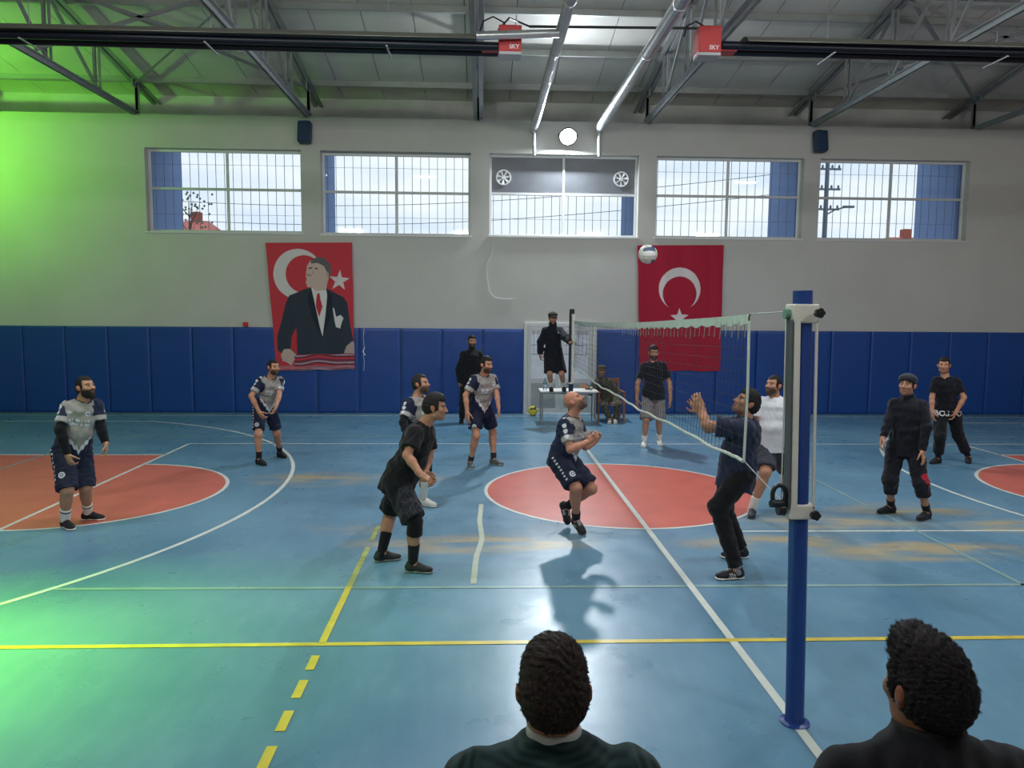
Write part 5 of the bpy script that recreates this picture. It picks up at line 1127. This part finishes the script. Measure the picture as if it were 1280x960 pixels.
# farthest right
J = PO['p14']; J['curlL'] = .6; p14 = p = Person(J, 'person in black t-shirt with white waist lettering, farthest right behind the capped one', h=.006, stubble=.25)
p.hair(top=.018, side=.004); p.top('t_shirt', (22,25,32), g=.018, hem=.03); p.bottom('trousers', (22,24,29), ends=(1.72,1.72), g=.022); p.socks(c=(24,25,30), hgt=.12); p.shoes((28,30,34), (32,33,37))
def print_on(P, name, s, size, at, c, garment, V, Q, scale=1.0, slant=0.):
    """lettering laid on the cloth: every vertex is brought to the surface of the garment"""
    bv = BVHTree.FromPolygons([Vector(v) for v in V.tolist()], Q.tolist()); tm = text_mesh(name, s, size, mat('print_'+name, c, .6), None, (0,0,0), (0,0,0), .0)
    me = tm.data; bm = bmesh.new(); bm.from_mesh(me); bmesh.ops.triangulate(bm, faces=bm.faces); bmesh.ops.subdivide_edges(bm, edges=bm.edges, cuts=2); lx, u, f = Vector(P.l.tolist()), Vector((0,0,1)), Vector(P.f.tolist()); c0 = Vector(list(map(float, at)))
    for v in bm.verts:
        q = c0+lx*(v.co.x*scale)+u*(v.co.y+slant*v.co.x); h_ = bv.ray_cast(q+f*.5, -f); v.co = (h_[0]+f*.003 if h_[0] is not None else q+f*.15)-Vector(P.org.tolist())
    bm.to_mesh(me); bm.free(); tm.parent = garment; return tm
print_on(p14, 'lettering', 'BOS TO', .118, J_(p14,'P')+A([0,0,-.035])-p14.l*.0, (214,216,218), p14.boto, p14.botV, p14.botQ, 1.0)

# ------------------------------------------------------------------ two spectators in front, seen from behind
def spect(hx, hy, hz, yaw, s, w=1.0):
    f, l = A([math.sin(R(180)), 1.0, 0]), A([-1.0,0,0]); H_ = A([hx,hy,hz]); N = H_+A([0,-.03,-.152])*s; P_ = A([hx,hy-.10,.80]); sh = .195*w
    d = dict(trap=.088, s=s, phi=180, P=P_, N=N, Hd=H_, look=[yaw, 2, 0], RS=N+A([sh,0,-.068]), LS=N+A([-sh,0,-.068]), RE=N+A([sh+.06,.05,-.34]), LE=N+A([-sh-.06,.05,-.34]),
        RW=P_+A([.14,.30,.05]), LW=P_+A([-.14,.30,.05]), RH=P_+A([.06,.44,.02]), LH=P_+A([-.06,.44,.02]), RHip=P_+A([.095,.0,-.02]), LHip=P_+A([-.095,.0,-.02]),
        RK=A([hx+.13,hy+.33,.70]), LK=A([hx-.13,hy+.33,.70]), RA=A([hx+.12,hy+.30,.31]), LA=A([hx-.12,hy+.30,.31]), RFd=A([0,1,0]), LFd=A([0,1,0]), palmR=[0,0,-1], palmL=[0,0,-1]); return d
def hair_far(P, V, C): return C
p = Person(spect(-1.672, -3.47, 1.455, 178, 1.0, 1.02), 'spectator in dark green knitted cardigan over a white collar, seen from behind', h=.0045, skin=K(168,112,88), big=1.08)
p.hair((26,20,20), top=.014, side=.006, low=-.056, back=-.09, line=.06, h=.0025, wav=.0020); SP1 = p
p.top('shirt', (206,202,200), sleeve='none', g=.006, hem=-.05, collar=.046, h=.004, amp=.001)
def knit(P, V, C):
    J = P.J; q = V-J['N']; a = np.arctan2(q[:,0], .5-q[:,2]); C[:] = K(30,50,52); r_ = np.hypot(q[:,0], q[:,2]+.02)
    C = C*(1+.55*np.sin(a*150)[:, None]*(r_ > .19)[:, None])*(1+.35*np.sin(V[:,2]*420)[:, None]*(r_ <= .19)[:, None]); C[(np.abs(r_-.19) < .006)] = K(34,54,56); return np.clip(C, 0, 1)
p.top('cardigan', (22,38,40), sleeve='long', g=.024, hem=-.05, slack=.012, paint=knit, h=.004, amp=.003, collar=.016)
p.bottom('trousers', (30,34,44), 'full', h=.008); p.shoes((40,36,34), (60,60,60), h=.007)
p = Person(spect(-.715, -3.47, 1.448, 192, 1.04, 1.02), 'spectator with swept up black hair and black jacket, seen from behind', h=.0045, skin=K(150,98,76), big=1.05)
p.hair((20,18,22), top=.018, side=.009, low=-.085, back=-.085, line=.066, quiff=.020, h=.0025, wav=.0020); SP2 = p
p.top('jacket', (24,24,30), sleeve='long', g=.030, hem=-.05, slack=.014, collar=.050, h=.004, amp=.004)
p.bottom('trousers', (28,30,36), 'full', h=.008); p.shoes((40,36,34), (60,60,60), h=.007)
# short strands growing over each spectator's head of hair
def strands(P, n, length, c, seed, swirl_=1.):
    o = [c_ for c_ in P.o.children if c_.name.startswith('hair')][0]; me = o.data; nv = len(me.vertices); co = np.zeros(nv*3, np.float32); me.vertices.foreach_get('co', co); co = co.reshape(-1,3)
    no = np.zeros(nv*3, np.float32); me.vertices.foreach_get('normal', no); no = no.reshape(-1,3); rr = np.random.RandomState(seed); id_ = rr.randint(0, nv, n); hc = P.hc-P.org; hf = P.hf
    V = []; Fq = []; Cc = []
    crown = hc+P.s*(hf[2]*.09-hf[1]*.075+hf[0]*-.02)
    b = co[id_]; nn = no[id_]; rad = b-crown; rad = rad-(rad*nn).sum(1)[:, None]*nn; rad /= (np.linalg.norm(rad, axis=1)[:, None]+1e-6); tan = np.cross(nn, rad)
    dr = rad*.9+tan*.55*swirl_+rr.randn(n,3)*.10+nn*.10; dr /= np.linalg.norm(dr, axis=1)[:, None]; z = ((b-hc)@hf[2])/P.s; L = length*(.35+.65*np.clip((z+.06)/.14, 0, 1))*(.6+.6*rr.rand(n)); sd = np.cross(dr, nn); sd /= np.linalg.norm(sd, axis=1)[:, None]
    w = .00055; p0 = b-nn*.001; p1 = b+dr*(L*.5)[:, None]+nn*(L*.05)[:, None]; p2 = b+dr*L[:, None]-nn*(L*.15)[:, None]
    V = np.stack([p0-sd*w, p0+sd*w, p1+sd*w*.8, p1-sd*w*.8, p2+sd*w*.15, p2-sd*w*.15], 1).reshape(-1,3); i = np.arange(n)[:, None]*6
    Fq = np.concatenate([i+[[0,1,2,3]], i+[[3,2,4,5]]]); cc = np.repeat(K(*c)[None]*(.6+1.3*rr.rand(n,1)), 6, 0)
    s_ = mesh_np('hair_strands', V, Fq, cc, M_hair); s_.parent = o; s_['kind'] = 'stuff'
strands(SP1, 34000, .016, (50,38,34), 1); strands(SP2, 36000, .017, (42,35,40), 2, -1.)
